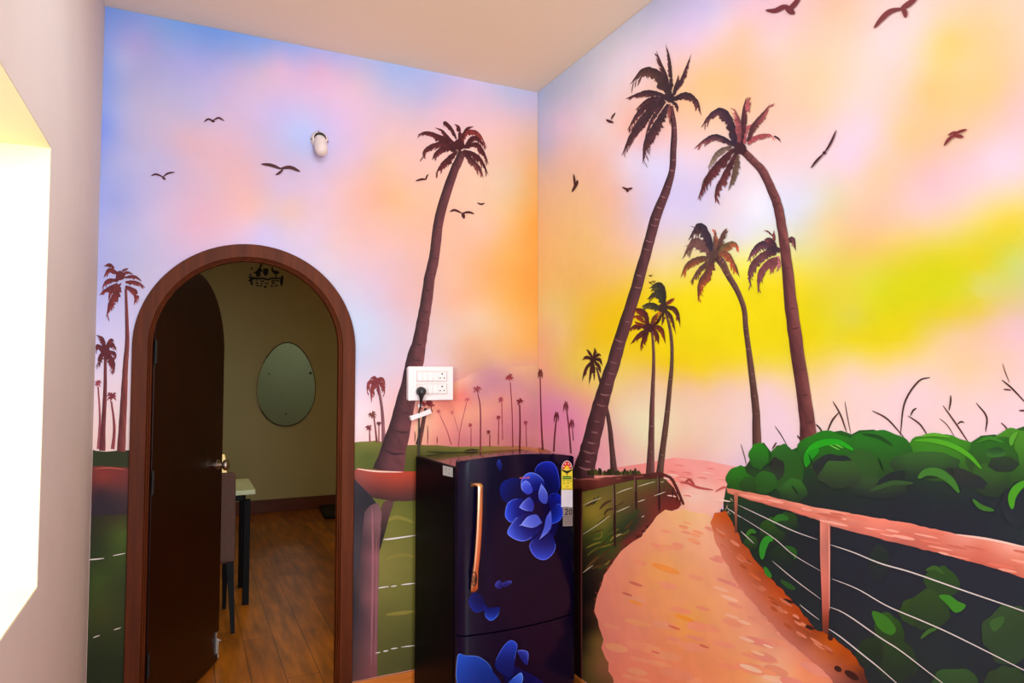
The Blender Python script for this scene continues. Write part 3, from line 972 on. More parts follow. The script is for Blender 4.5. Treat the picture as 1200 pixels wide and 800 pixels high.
# ---- right wall: distant palms
m = MB()
area(m, WR, [(620, 522), (632, 524), (645, 528), (650, 540), (640, 560), (620, 560)], [(630, 530, (192, 112, 72)), (645, 535, (214, 126, 110))], step=6, layer=1)
part(m, 'painted_field', mural_r)
for (cx, cy, tr, c) in ((633, 437, [(633, 442, .6), (633.5, 470, .7), (634.5, 500, .9), (636, 527, 1.1)], (112, 44, 40)), (652, 487, [(652, 491, .8), (650, 510, .9), (649, 529, 1)], (116, 40, 50)), (663, 475, [(664, 480, .8), (667, 505, .9), (669, 531, 1.1)], (130, 54, 66)), (670, 496, [(670.5, 500, .5), (672, 516, .6)], (130, 50, 66))):
    fr_ = [([(cx, cy - 2), (cx - 2, cy), (cx - 3, cy + 9)], 2.6), ([(cx, cy - 2), (cx + 2, cy), (cx + 2.5, cy + 7)], 2.6), ([(cx, cy), (cx - 1, cy - 6)], 2.2), ([(cx, cy), (cx + 2, cy - 5)], 2), ([(cx, cy), (cx + 0.5, cy + 6)], 2)]
    palm(WR, mural_r, tr, fr_, (c, c), (c, c, c), None)

# ---- right wall: sea, hillside, path
m = MB()
area(m, WR, [(690, 556), (720, 548), (760, 542), (790, 536), (830, 540), (868, 548), (862, 562), (850, 585), (840, 604), (812, 608), (780, 600), (740, 600)],
     [(720, 552, (242, 150, 140)), (750, 547, (246, 152, 142)), (800, 548, (252, 166, 156)), (850, 549, (250, 172, 166)), (790, 556, (250, 150, 138)), (800, 563, (250, 142, 132)), (830, 575, (255, 202, 182)), (812, 580, (255, 216, 196)), (800, 575, (255, 196, 176)), (842, 562, (250, 160, 150)), (825, 596, (255, 192, 172)), (800, 592, (255, 190, 160)), (845, 580, (255, 200, 186))], step=6, layer=1)
for _ in range(26):
    x, y = rng.uniform(778, 850), rng.uniform(543, 592)
    stroke(m, WR, [(x - rng.uniform(3, 8), y - 0.6), (x, y), (x + rng.uniform(3, 8), y + 1.2)], rng.uniform(0.4, 0.9), rng.choice([(255, 206, 190), (255, 190, 176), (240, 132, 122), (255, 226, 206)]), 2)
stroke(m, WR, [(797, 565), (806, 566), (818, 571), (836, 574)], 1.6, (196, 84, 80), 3)
stroke(m, WR, [(803, 565), (808, 562), (814, 568)], 1.6, (176, 72, 70), 3)
stroke(m, WR, [(838, 576), (848, 571), (852, 572)], 1.4, (206, 100, 92), 3)
part(m, 'painted_sea', mural_r, 'painted pink glinting sea at the end of the path')

m = MB()
area(m, WR, [(668, 572), (700, 566), (730, 562), (772, 556), (784, 566), (793, 580), (799, 592), (782, 600), (768, 610), (752, 628), (735, 644), (722, 656), (712, 674), (704, 696), (700, 720), (708, 745), (714, 770), (724, 800), (745, 860), (780, 960), (660, 960), (660, 600)],
     [(700, 575, (110, 96, 40)), (740, 566, (112, 104, 44)), (765, 564, (96, 92, 40)), (690, 600, (160, 136, 46)), (700, 590, (140, 122, 44)), (712, 600, (134, 112, 44)), (712, 615, (112, 106, 40)), (735, 585, (104, 82, 40)), (755, 580, (106, 66, 38)), (780, 575, (90, 50, 36)), (790, 590, (120, 44, 34)), (770, 600, (130, 54, 42)), (748, 612, (58, 54, 34)), (738, 622, (48, 56, 34)), (752, 622, (130, 52, 44)), (735, 636, (140, 46, 42)), (720, 625, (46, 54, 30)), (720, 640, (62, 84, 30)), (708, 630, (78, 98, 30)), (690, 632, (60, 62, 28)), (690, 650, (48, 40, 22)), (705, 655, (70, 52, 30)), (700, 668, (56, 42, 28)), (690, 680, (34, 24, 18)), (688, 700, (22, 14, 14)), (692, 715, (60, 36, 24)), (690, 735, (30, 18, 14)), (698, 750, (130, 98, 46)), (690, 775, (112, 86, 40)), (705, 785, (146, 92, 62)), (700, 800, (104, 80, 40)), (685, 760, (60, 44, 24)), (715, 850, (110, 76, 44))], step=6, layer=2, jit=1.6)
for _ in range(60):
    u = rng.random()
    bx, by = [(c[0], c[1]) for c in catmull([(782, 600), (752, 628), (722, 656), (704, 696), (703, 725)], 20)][int(u * 20)]
    stroke(m, WR, [(bx - 7, by + rng.uniform(-3, 5)), (bx - 2, by), (bx + rng.uniform(2, 5), by - rng.uniform(0, 3))], rng.uniform(0.8, 1.8), rng.choice([(110, 42, 36), (70, 34, 26), (140, 54, 44), (50, 36, 24)]), 3)
for _ in range(34):
    x, y = rng.uniform(686, 735), rng.uniform(590, 670)
    if x + (y - 600) * 0.6 > 745:
        continue
    stroke(m, WR, [(x, y), (x + rng.uniform(4, 10), y - rng.uniform(2, 7)), (x + rng.uniform(10, 18), y - rng.uniform(4, 12))], rng.uniform(0.8, 2.0), rng.choice([(130, 116, 44), (96, 92, 36), (60, 72, 28), (84, 60, 30)]), 3)
stroke(m, WR, [(684, 670), (698, 655), (716, 643)], 1.6, (96, 66, 34), 2)
part(m, 'painted_hillside', mural_r, 'painted olive grassy bank left of the sandy path')
m = MB()
for k in range(26):
    x = 690 + k * 2.4
    if x < 752:
        stroke(m, WR, [(x, 557), (x + rng.uniform(-2, 2), 552 - rng.uniform(0, 4))], 1.7, rng.choice([(56, 54, 26), (78, 84, 36), (44, 40, 22)]), 3)
part(m, 'painted_grass', mural_r)

PATH = [(780, 598), (800, 597), (818, 601), (832, 602), (842, 616), (852, 632), (866, 652), (884, 680), (908, 706), (932, 732), (958, 752), (985, 770), (1006, 788), (1022, 806), (1080, 870), (1200, 1000), (1000, 1300), (800, 1100), (760, 920), (733, 830), (720, 800), (714, 785), (707, 765), (705, 742), (699, 725), (697, 705), (703, 690), (708, 675), (716, 662), (724, 650), (735, 640), (750, 628), (762, 615), (770, 604)]
m = MB()
area(m, WR, PATH,
     [(800, 604, (252, 195, 128)), (820, 606, (252, 201, 147)), (785, 615, (252, 183, 131)), (830, 625, (252, 187, 147)), (760, 630, (252, 169, 126)), (800, 640, (252, 181, 131)), (850, 650, (252, 181, 145)), (740, 655, (252, 160, 122)), (790, 668, (252, 175, 107)), (770, 664, (252, 175, 98)), (830, 670, (252, 175, 126)), (865, 690, (252, 171, 135)), (725, 680, (252, 153, 119)), (715, 700, (252, 149, 122)), (740, 700, (252, 157, 114)), (800, 705, (252, 169, 114)), (850, 710, (252, 175, 124)), (890, 705, (232, 149, 124)), (915, 730, (216, 133, 109)), (940, 752, (222, 137, 114)), (965, 772, (214, 131, 107)), (868, 668, (226, 144, 122)), (720, 740, (252, 147, 122)), (760, 735, (252, 157, 117)), (805, 725, (252, 175, 84)), (830, 745, (252, 165, 112)), (880, 745, (252, 175, 135)), (925, 765, (247, 165, 131)), (730, 780, (252, 142, 114)), (780, 780, (252, 147, 107)), (830, 785, (252, 157, 105)), (880, 785, (252, 169, 107)), (905, 790, (252, 205, 161)), (940, 785, (251, 155, 107)), (970, 785, (236, 144, 112)), (1000, 795, (220, 133, 105)), (760, 860, (252, 144, 107)), (900, 860, (252, 165, 109)), (900, 650, (240, 157, 128))], step=7, layer=4, jit=1.8)
for _ in range(70):
    y = rng.uniform(612, 800)
    k = (y - 600) / 200
    x0, x1 = 770 - 62 * min(1, k * 2), 835 + 165 * k
    x = rng.uniform(x0 + 8, x1 - 12)
    f_ = (x - x0) / (x1 - x0)
    L_ = 5 + 12 * k * rng.uniform(0.5, 1.4)
    base = np.array([252, 160, 118]) if f_ < 0.7 else np.array([240, 152, 124])
    c = base * rng.uniform(0.985, 1.015) + np.array([0, rng.uniform(-5, 6), rng.uniform(-7, 6)])
    sl = 0.22 + 0.45 * max(0, f_ - 0.45)
    stroke(m, WR, [(x - L_, y - L_ * sl), (x, y), (x + L_, y + L_ * sl)], rng.uniform(1.5, 4) * (0.5 + k), np.clip(c, 0, 255), 5)
for (x, y, l, c) in ((845, 690, 9, (255, 190, 150)), (855, 701, 10, (255, 196, 160)), (858, 722, 8, (255, 190, 154)), (872, 729, 8, (255, 196, 160)), (875, 749, 9, (255, 198, 164)), (900, 757, 6, (255, 206, 176)), (888, 765, 8, (255, 196, 150)), (880, 783, 13, (255, 206, 170)), (905, 796, 12, (255, 200, 166)), (735, 696, 6, (224, 112, 92)), (745, 684, 8, (224, 120, 92)), (790, 735, 7, (236, 120, 86)), (825, 757, 6, (232, 116, 84)), (745, 706, 8, (255, 156, 72)), (780, 716, 6, (255, 172, 110)), (802, 724, 11, (255, 160, 56)), (780, 666, 16, (255, 158, 74)), (768, 764, 5, (236, 112, 92))):
    stroke(m, WR, [(x - l, y - l * 0.35), (x, y), (x + l, y + l * 0.35)], l * 0.22, c, 6)
part(m, 'painted_path', mural_r, 'painted orange sandy path leading down to the sea')

# hedge base
m = MB()
HTOP = [(848, 588), (850, 572), (855, 560), (862, 549), (874, 545), (879, 540), (880, 528), (888, 521), (896, 519), (903, 529), (911, 522), (919, 521), (927, 528), (936, 522), (946, 519), (958, 514), (970, 508), (985, 505), (998, 508), (1006, 504), (1025, 503), (1045, 511), (1057, 520), (1063, 521), (1075, 514), (1095, 509), (1115, 510), (1130, 516), (1138, 518), (1150, 511), (1165, 509), (1180, 515), (1186, 509), (1192, 502), (1202, 498), (1240, 490), (1290, 470), (1360, 440), (1450, 410), (1600, 350)]
HBOT = [(1600, 1500), (1300, 1180), (1130, 930), (1050, 862), (1008, 808), (992, 788), (975, 768), (958, 748), (938, 728), (918, 706), (898, 684), (880, 664), (862, 640), (848, 612)]
area(m, WR, HTOP + HBOT, [(960, 520, (34, 90, 30)), (1060, 530, (38, 84, 32)), (1180, 520, (42, 92, 34)), (870, 560, (36, 84, 30)), (960, 560, (36, 54, 40)), (1060, 570, (34, 44, 46)), (1160, 580, (34, 42, 48)), (920, 600, (32, 40, 42)), (1000, 660, (36, 40, 52)), (1100, 700, (38, 44, 52)), (1180, 700, (36, 42, 54)), (1000, 740, (38, 44, 50)), (1100, 780, (36, 46, 48)), (900, 640, (34, 46, 40)), (870, 600, (36, 52, 40)), (1300, 700, (38, 46, 50))], step=12, layer=2, jit=1.0)
hedge = part(m, 'painted_hedge', mural_r, 'painted dark green hedge right of the sandy path')


def lobe(mb, cx, cy, rx, ry, top, bot, layer, rot=0.0, wob=0.10, fade=True):
    P_ = []
    for i in range(18):
        a = 2 * math.pi * i / 18
        k = 1 + rng.uniform(-wob, wob)
        x, y = rx * k * math.cos(a), ry * k * math.sin(a)
        P_.append((cx + x * math.cos(rot) - y * math.sin(rot), cy + x * math.sin(rot) + y * math.cos(rot)))
    area(mb, WR, P_, [(cx, cy - ry, top), (cx - rx * .5, cy - ry * .5, np.array(top) * .95), (cx + rx * .5, cy - ry * .4, np.array(top) * .92), (cx, cy + ry, bot), (cx + rx * .7, cy + ry * .6, bot), (cx - rx * .7, cy + ry * .6, bot)], step=max(3.5, min(rx, ry) / 3), layer=layer, smooth=3)


m = MB()
lobe(m, 1190, 540, 34, 40, (72, 142, 36), (40, 72, 34), 3)
lobe(m, 1162, 534, 30, 24, (44, 110, 30), (44, 74, 36), 4)
lobe(m, 1100, 538, 50, 28, (62, 142, 30), (46, 82, 36), 3)
lobe(m, 1028, 532, 44, 29, (40, 120, 32), (42, 72, 34), 4)
lobe(m, 968, 530, 34, 25, (38, 128, 28), (40, 72, 34), 5)
lobe(m, 1085, 545, 42, 17, (54, 100, 42), (36, 52, 42), 5)
lobe(m, 1010, 548, 20, 22, (50, 96, 38), (46, 78, 38), 6)
lobe(m, 978, 547, 24, 15, (38, 48, 46), (40, 46, 44), 6)
lobe(m, 984, 556, 24, 17, (58, 96, 44), (44, 58, 44), 7)
lobe(m, 1030, 572, 34, 12, (52, 80, 44), (36, 44, 46), 6)
lobe(m, 1167, 530, 12, 6, (36, 78, 40), (60, 118, 44), 6)
lobe(m, 1176, 544, 18, 9, (44, 66, 42), (38, 48, 44), 6)
lobe(m, 1160, 562, 24, 20, (54, 98, 38), (38, 54, 40), 5, 0.5)
lobe(m, 1132, 560, 26, 9, (46, 52, 46), (38, 44, 48), 6, 0.4)
lobe(m, 1045, 560, 18, 6, (36, 46, 44), (36, 44, 46), 7, -0.4)
lobe(m, 921, 552, 20, 28, (42, 100, 32), (44, 84, 34), 4)
lobe(m, 889, 534, 12, 15, (42, 134, 28), (40, 96, 32), 6)
lobe(m, 917, 534, 13, 14, (46, 110, 36), (42, 90, 34), 5)
lobe(m, 866, 561, 15, 15, (46, 128, 28), (38, 86, 28), 6)
lobe(m, 889, 549, 15, 10, (38, 62, 38), (40, 74, 36), 6)
lobe(m, 910, 549, 9, 13, (46, 50, 44), (44, 60, 42), 6)
lobe(m, 898, 565, 13, 13, (46, 104, 34), (40, 84, 32), 7)
lobe(m, 880, 568, 13, 10, (46, 92, 34), (38, 66, 32), 6)
lobe(m, 930, 575, 16, 14, (52, 108, 38), (36, 56, 38), 5)
lobe(m, 1195, 592, 22, 26, (36, 44, 50), (36, 42, 52), 7)
for (pts, w, c) in (([(945, 547), (945, 536), (953, 524), (968, 518), (985, 519), (1000, 527)], 4, (36, 168, 26)), ([(945, 545), (948, 535), (960, 526)], 5, (30, 150, 26)), ([(1072, 516), (1092, 516), (1116, 522), (1136, 534), (1150, 549)], 3, (78, 168, 32)), ([(1080, 511), (1095, 509), (1114, 512)], 2, (90, 170, 40)), ([(1076, 560), (1086, 553), (1100, 554), (1114, 563), (1124, 577)], 5, (62, 122, 44)), ([(1186, 596), (1186, 582), (1193, 571), (1206, 563)], 5, (72, 158, 32)), ([(1192, 506), (1186, 514), (1185, 522)], 3, (86, 164, 44)), ([(1010, 508), (1030, 512), (1046, 522)], 2, (30, 74, 30)), ([(1145, 518), (1160, 513), (1176, 518)], 2, (60, 134, 38)), ([(1020, 575), (1045, 566), (1070, 566)], 3, (52, 84, 44)), ([(1140, 585), (1150, 594), (1165, 598)], 3, (60, 116, 40))):
    stroke(m, WR, pts, w, c, 9, n=20, ends=0.2)
for (a, b) in (((948, 532), (952, 545)), ((1029, 536), (1035, 552)), ((928, 569), (935, 579)), ((904, 540), (902, 546)), ((1114, 548), (1118, 556)), ((972, 521), (984, 527)), ((978, 520), (988, 525))):
    stroke(m, WR, [a, b], 0.8, (26, 40, 26) if a[0] not in (972, 978) else (110, 200, 70), 10)
part_child(m, 'hedge_leaves', hedge, mural_r, label='rounded bright green leaf clumps on the hedge top')
m = MB()
for (cx, cy, rx, ry, t_, b_, ro) in ((906, 622, 15, 16, (44, 84, 30), (34, 50, 34), 0), (922, 612, 14, 12, (44, 78, 34), (34, 48, 40), 0), (915, 655, 14, 16, (36, 56, 38), (34, 44, 44), 0), (1104, 682, 22, 18, (48, 82, 36), (42, 66, 38), 0.3), (1072, 716, 18, 16, (52, 82, 36), (46, 72, 38), 0), (1090, 715, 24, 24, (50, 78, 38), (42, 62, 40), 0), (1042, 742, 17, 24, (48, 84, 34), (40, 56, 38), -0.4), (1050, 775, 26, 24, (44, 66, 38), (38, 52, 42), 0), (1020, 765, 16, 18, (40, 58, 36), (36, 48, 42), 0), (1182, 742, 30, 34, (52, 78, 46), (46, 68, 46), 0), (1118, 800, 26, 18, (54, 86, 46), (46, 70, 44), 0), (1030, 660, 12, 22, (40, 52, 46), (36, 44, 48), 0), (1180, 800, 26, 20, (48, 70, 44), (44, 60, 44), 0), (1260, 760, 30, 36, (50, 76, 44), (42, 60, 44), 0), (1290, 660, 26, 30, (46, 72, 42), (40, 54, 46), 0), (880, 636, 8, 9, (50, 90, 36), (36, 56, 34), 0)):
    lobe(m, cx, cy, rx, ry, t_, b_, 4, ro)
for (P_, c) in (([(1100, 698), (1112, 697), (1122, 704), (1132, 709), (1126, 716), (1118, 717), (1110, 708)], (60, 134, 38)), ([(1022, 716), (1034, 719), (1044, 727), (1050, 738), (1044, 744), (1032, 738), (1025, 728)], (58, 118, 34)), ([(1160, 728), (1175, 722), (1176, 730), (1165, 740)], (58, 96, 46))):
    area(m, WR, P_, c, step=5, layer=6, smooth=3)
for (pts, w, c) in (([(893, 655), (894, 642), (899, 632), (906, 632)], 4.5, (48, 146, 42)), ([(896, 664), (900, 672), (904, 676)], 3, (46, 130, 40)), ([(905, 612), (914, 606), (924, 608)], 4, (46, 110, 36)), ([(920, 640), (930, 645), (932, 655)], 3, (42, 94, 34)), ([(1079, 748), (1088, 740), (1098, 736)], 2.5, (62, 102, 44)), ([(874, 628), (880, 622), (886, 624)], 2.5, (56, 120, 36)), ([(1085, 668), (1096, 665), (1106, 672)], 2.5, (60, 96, 40)), ([(915, 680), (924, 686), (932, 690)], 3, (44, 86, 36))):
    stroke(m, WR, pts, w, c, 7, n=14)
part_child(m, 'hedge_leaves', hedge, mural_r, label='scattered dim green leaves behind the pink rail')

m = MB()
area(m, WR, [(838, 600), (850, 598), (858, 612), (870, 634), (890, 662), (914, 688), (935, 712), (956, 736), (978, 748), (995, 762), (1012, 784), (1018, 802), (984, 808), (968, 788), (944, 768), (916, 744), (890, 716), (867, 688), (848, 655), (837, 630), (832, 612)],
     [(846, 604, (206, 88, 26)), (840, 630, (226, 136, 106)), (852, 655, (214, 124, 98)), (872, 690, (222, 132, 108)), (895, 715, (206, 120, 96)), (920, 742, (196, 112, 92)), (948, 766, (206, 118, 94)), (972, 786, (190, 106, 84)), (852, 618, (196, 96, 56)), (866, 638, (186, 84, 44)), (890, 672, (166, 72, 36)), (885, 665, (190, 86, 36)), (910, 694, (190, 80, 30)), (935, 722, (186, 76, 26)), (950, 740, (150, 66, 30)), (975, 752, (196, 88, 10)), (1000, 772, (186, 80, 16)), (990, 768, (170, 74, 24)), (1010, 792, (96, 46, 34))], step=5, layer=6, jit=1.2)
for _ in range(46):
    u = rng.random()
    bx, by = catmull([(848, 616), (868, 648), (892, 680), (918, 706), (945, 736), (980, 764)], 30)[int(u * 30)][:2]
    x, y = bx + rng.uniform(-12, 3), by + rng.uniform(-2, 8)
    l = rng.uniform(3, 8)
    stroke(m, WR, [(x - l, y - l * .7), (x, y), (x + l, y + l * .6)], rng.uniform(0.8, 2.2), rng.choice([(206, 116, 84), (180, 84, 44), (226, 136, 104), (160, 70, 34), (212, 106, 60)]), 7)
for (a, b, w) in (((917, 702), (930, 706), 2), ((944, 733), (954, 737), 2.4), ((978, 781), (986, 786), 3.2), ((990, 786), (1006, 796), 4), ((971, 744), (975, 750), 3)):
    stroke(m, WR, [a, b], w, (60, 30, 26), 7)
part(m, 'painted_bank', mural_r, 'painted rust-coloured earth edge between path and hedge')
m = MB()
for _ in range(60):
    x, y = rng.uniform(840, 862), rng.uniform(574, 604)
    if x < 862 - (y - 572) * 0.65:
        continue
    stroke(m, WR, [(x, y), (x + rng.uniform(-3, 3), y - rng.uniform(2, 6))], rng.uniform(0.7, 1.5), rng.choice([(112, 106, 84), (70, 66, 50), (150, 136, 112), (50, 52, 44)]), 5)
part(m, 'painted_grass', mural_r)

# ---- right wall: pink rail with posts and wires
m = MB()
area(m, WR, [(852, 572), (865, 574), (900, 581), (930, 588), (956, 595), (966, 596), (1000, 602), (1060, 612), (1120, 625), (1200, 640), (1300, 660), (1450, 692), (1450, 775), (1300, 710), (1200, 677), (1150, 661), (1100, 648), (1050, 636), (1000, 623), (975, 616), (955, 608), (920, 597), (880, 586), (865, 581), (852, 577)],
     [(860, 574, (226, 134, 108)), (900, 583, (242, 150, 124)), (900, 589, (206, 110, 92)), (940, 592, (246, 156, 130)), (940, 601, (200, 104, 88)), (970, 602, (244, 160, 136)), (1000, 606, (240, 146, 122)), (1000, 620, (206, 116, 100)), (1030, 618, (236, 132, 112)), (1060, 616, (240, 134, 112)), (1060, 634, (196, 106, 92)), (1100, 630, (226, 124, 102)), (1130, 628, (244, 160, 142)), (1150, 655, (210, 108, 88)), (1150, 642, (222, 120, 96)), (1190, 641, (250, 182, 164)), (1190, 670, (206, 112, 90)), (1190, 656, (228, 126, 100)), (1300, 680, (226, 124, 100))], step=6, layer=7, jit=0.6)
for _ in range(40):
    x = rng.uniform(880, 1200)
    y0 = np.interp(x, [865, 966, 1060, 1200], [575, 597, 613, 641])
    y1 = np.interp(x, [865, 966, 1060, 1200], [580, 612, 638, 676])
    y = rng.uniform(y0 + 2, y1 - 2)
    l = rng.uniform(6, 18)
    stroke(m, WR, [(x - l, y - l * .2), (x + l, y + l * .2)], rng.uniform(0.6, 2.2), rng.choice([(246, 160, 138), (214, 112, 92), (236, 132, 108), (228, 120, 98), (250, 176, 156)]), 8)
stroke(m, WR, [(1120, 626), (1160, 632), (1210, 643)], 1.4, (252, 206, 190), 9)
part(m, 'painted_railing', mural_r, 'painted pink rail running in front of the hedge')
m = MB()
area(m, WR, [(961, 606), (968, 604), (973, 608), (973, 650), (972, 700), (971, 742), (964, 740), (963, 700), (961, 650)], [(963, 620, (240, 150, 128)), (967, 620, (216, 122, 104)), (971, 640, (190, 112, 100)), (966, 680, (222, 122, 104)), (966, 712, (190, 96, 80)), (966, 725, (150, 66, 44)), (969, 740, (110, 56, 46))], step=4, layer=8)
stroke(m, WR, [(971, 612), (972, 660), (972, 715)], 0.6, (250, 176, 156), 9)
part(m, 'painted_post', mural_r, 'painted pink post standing nearest in front of the hedge')
m = MB()
area(m, WR, [(860, 577), (865, 577), (864, 600), (864, 624), (861, 624), (861, 600)], [(862, 580, (200, 116, 92)), (862, 620, (110, 64, 50))], step=4, layer=8)
part(m, 'painted_post', mural_r, 'painted small pink post at the far end of the rail')
for segs in ([[(864, 591), (900, 608), (930, 622), (958, 632)]], [[(852, 595), (868, 606)], [(866, 604), (905, 629), (930, 650), (962, 669)]], [[(905, 657), (930, 678), (962, 702)]], [[(937, 708), (948, 717), (960, 726)], [(868, 622), (884, 637)]]):
    wire(WR, mural_r, segs, 0.7, (210, 200, 196))
for segs in ([[(973, 638), (1000, 647), (1032, 660), (1070, 671), (1130, 692), (1200, 716), (1300, 752)]], [[(975, 678), (1005, 690), (1040, 710), (1080, 727), (1120, 745), (1200, 785), (1290, 830)]], [[(972, 711), (985, 716), (1000, 725), (1030, 746), (1055, 762), (1085, 785), (1120, 812)]], [[(970, 736), (985, 746), (1010, 766), (1030, 782), (1055, 804)]]):
    wire(WR, mural_r, segs, 0.95, (220, 212, 206))

# ---- right wall: dark rail over the bank
m = MB()
area(m, WR, [(662, 562), (672, 561), (700, 560), (740, 556), (774, 553), (781, 556), (776, 560), (745, 562), (720, 567), (700, 572), (685, 576), (662, 578)], [(680, 563, (118, 52, 44)), (700, 563, (126, 58, 50)), (690, 570, (84, 34, 28)), (740, 558, (106, 52, 42)), (740, 562, (70, 30, 26)), (775, 556, (90, 42, 34))], step=5, layer=5, jit=0.4)
stroke(m, WR, [(676, 562), (690, 561), (705, 562)], 0.9, (170, 92, 82), 6)
for _ in range(8):
    x = rng.uniform(700, 770)
    y = np.interp(x, [690, 775], [565, 556])
    stroke(m, WR, [(x - 6, y), (x + 6, y - 1)], 0.7, rng.choice([(150, 78, 64), (60, 26, 24)]), 6)
part(m, 'painted_railing', mural_r, 'painted dark brown rail over the grassy bank')
m = MB()
stroke(m, WR, [(776, 555), (786, 560), (791, 568), (796, 579), (801, 591)], 1.8, (96, 40, 34), 6, ends=0.7)
stroke(m, WR, [(788, 572), (788, 584)], 0.7, (70, 30, 28), 6)
stroke(m, WR, [(793, 575), (793, 588)], 0.7, (70, 30, 28), 6)
stroke(m, WR, [(797, 582), (797, 592)], 0.6, (70, 30, 28), 6)
part(m, 'painted_railing', mural_r, 'painted handrail curving down towards the sea')
m = MB()
area(m, WR, [(660, 574), (682, 572), (682, 640), (682, 760), (683, 960), (655, 960)], [(670, 600, (38, 14, 14)), (679, 600, (58, 24, 22)), (670, 720, (32, 12, 12)), (678, 720, (48, 22, 18)), (670, 850, (34, 14, 12))], step=7, layer=6)
stroke(m, WR, [(682, 578), (681.5, 640), (681.5, 720), (682, 800)], 0.7, (128, 66, 60), 7, ends=0.8)
part(m, 'painted_post', mural_r, 'painted dark post hard against the refrigerator')
for (x, y0, y1, w) in ((719.5, 566, 640, 1.4), (744.5, 557, 596, 1.2), (771.5, 556, 598, 1.2)):
    m = MB()
    stroke(m, WR, [(x, y0), (x + 0.6, (y0 + y1) / 2), (x + 1, y1)], w, (58, 26, 26), 6, ends=0.7)
    stroke(m, WR, [(x - 0.6, y0), (x - .4, (y0 + y1) / 2)], 0.4, (150, 104, 96), 7)
    part(m, 'painted_post', mural_r)
for segs in ([[(683, 592), (694, 587), (705, 583)], [(722, 578), (732, 574), (742, 571)], [(747, 570), (757, 567), (768, 564)], [(774, 565), (778, 564)]], [[(683, 626), (700, 615), (715, 604)], [(722, 600), (738, 593)], [(747, 588), (756, 585)], [(766, 581), (780, 576)]], [[(683, 671), (695, 662)], [(722, 629), (728, 625)], [(752, 606), (755, 604)]]):
    wire(WR, mural_r, segs, 0.6, (214, 200, 170))

# ---- right wall: palms
NAV = (52, 34, 42)
palm(WR, mural_r, [(786, 124, 2.6), (790, 150, 3.2), (789, 175, 3.6), (787.5, 200, 3.7), (780, 225, 5), (770, 250, 6), (762, 278, 6.2), (756, 300, 6.2), (742, 350, 6.8), (726, 400, 7.4), (719, 425, 7.8), (710.5, 450, 8.4), (703.5, 475, 9.2), (697, 500, 10), (691, 525, 10.8), (686, 545, 12), (682, 562, 14)],
     [([(784, 112), (781, 92), (774, 74), (769, 59)], 6), ([(785, 112), (786, 90), (784, 68), (780, 51)], 5), ([(787, 113), (798, 95), (804, 80), (810, 63)], 5), ([(782, 108), (772, 89), (755, 83), (738, 99)], 15, ((58, 36, 40), (120, 80, 68))), ([(780, 112), (762, 108), (747, 111), (732, 116)], 8), ([(780, 114), (760, 117), (743, 130)], 6), ([(778, 116), (752, 128), (734, 154)], 7), ([(779, 118), (757, 134), (738, 154)], 9), ([(764, 132), (742, 156), (728, 183)], 8), ([(778, 121), (763, 142), (755, 164)], 5), ([(783, 122), (770, 146), (757, 168), (753, 193)], 12), ([(785, 122), (785, 134), (785, 147)], 5, ((110, 56, 54), (170, 110, 100))), ([(788, 116), (804, 111), (816, 119), (822, 136)], 9), ([(787, 118), (793, 124), (794, 132)], 5), ([(789, 108), (793, 98), (795, 87)], 5)],
     (NAV, (110, 54, 54)), ((44, 28, 32), (88, 50, 56), (96, 56, 60)), 'tallest painted palm, leaning from the refrigerator up to the sky', ring=(150, 104, 104), rstep=15, heart=(784, 114, 6))
palm(WR, mural_r, [(868, 174, 4.2), (877, 183, 4.5), (885, 191, 4.6), (894, 201, 4.9), (904.5, 223, 5.3), (911, 240, 5.4), (915, 260, 5.5), (921, 300, 6), (926, 350, 7.4), (932.5, 400, 8), (940, 450, 8.3), (945, 485, 8.8), (948, 521, 10.5)],
     [([(863, 172), (857, 146), (846, 130), (832, 136), (821, 150)], 12, ((46, 28, 44), (110, 60, 66))), ([(862, 170), (841, 160), (827, 164), (812, 175)], 8, ((36, 26, 42), (190, 96, 92))), ([(867, 168), (866, 145), (860, 126)], 8, ((110, 54, 60), (206, 104, 102))), ([(869, 170), (871, 135), (874, 114)], 6), ([(875, 130), (876, 115)], 6, ((178, 86, 90), (170, 84, 88))), ([(876, 118), (878, 133)], 5, ((178, 86, 90), (170, 84, 88))), ([(873, 168), (873, 152), (882, 145)], 7, ((160, 76, 82), (172, 84, 88))), ([(876, 166), (883, 148), (894, 134), (903, 121)], 8, ((66, 32, 38), (196, 96, 94))), ([(876, 169), (885, 161), (900, 158), (906, 160)], 6, ((150, 66, 70), (206, 100, 100))), ([(907, 159), (912, 162), (915, 167)], 3), ([(857, 171), (841, 179), (829, 197)], 7, ((96, 74, 66), (156, 134, 112))), ([(860, 174), (841, 194), (828, 211), (817, 235)], 11, ((66, 28, 34), (120, 54, 54))), ([(833, 200), (825, 212), (821, 224)], 4, ((130, 110, 96), (150, 128, 112))), ([(863, 178), (850, 204), (840, 223), (838, 239)], 9, ((66, 30, 36), (140, 66, 66))), ([(865, 182), (860, 204), (853, 224)], 7, ((96, 66, 56), (104, 92, 66)))],
     ((60, 28, 36), (120, 54, 56)), ((72, 36, 40), (110, 58, 58), (130, 76, 72)), 'curved painted palm with reddish trunk rising from the hedge', layer=4, ring=(84, 44, 46), rstep=22, heart=(867, 174, 8))
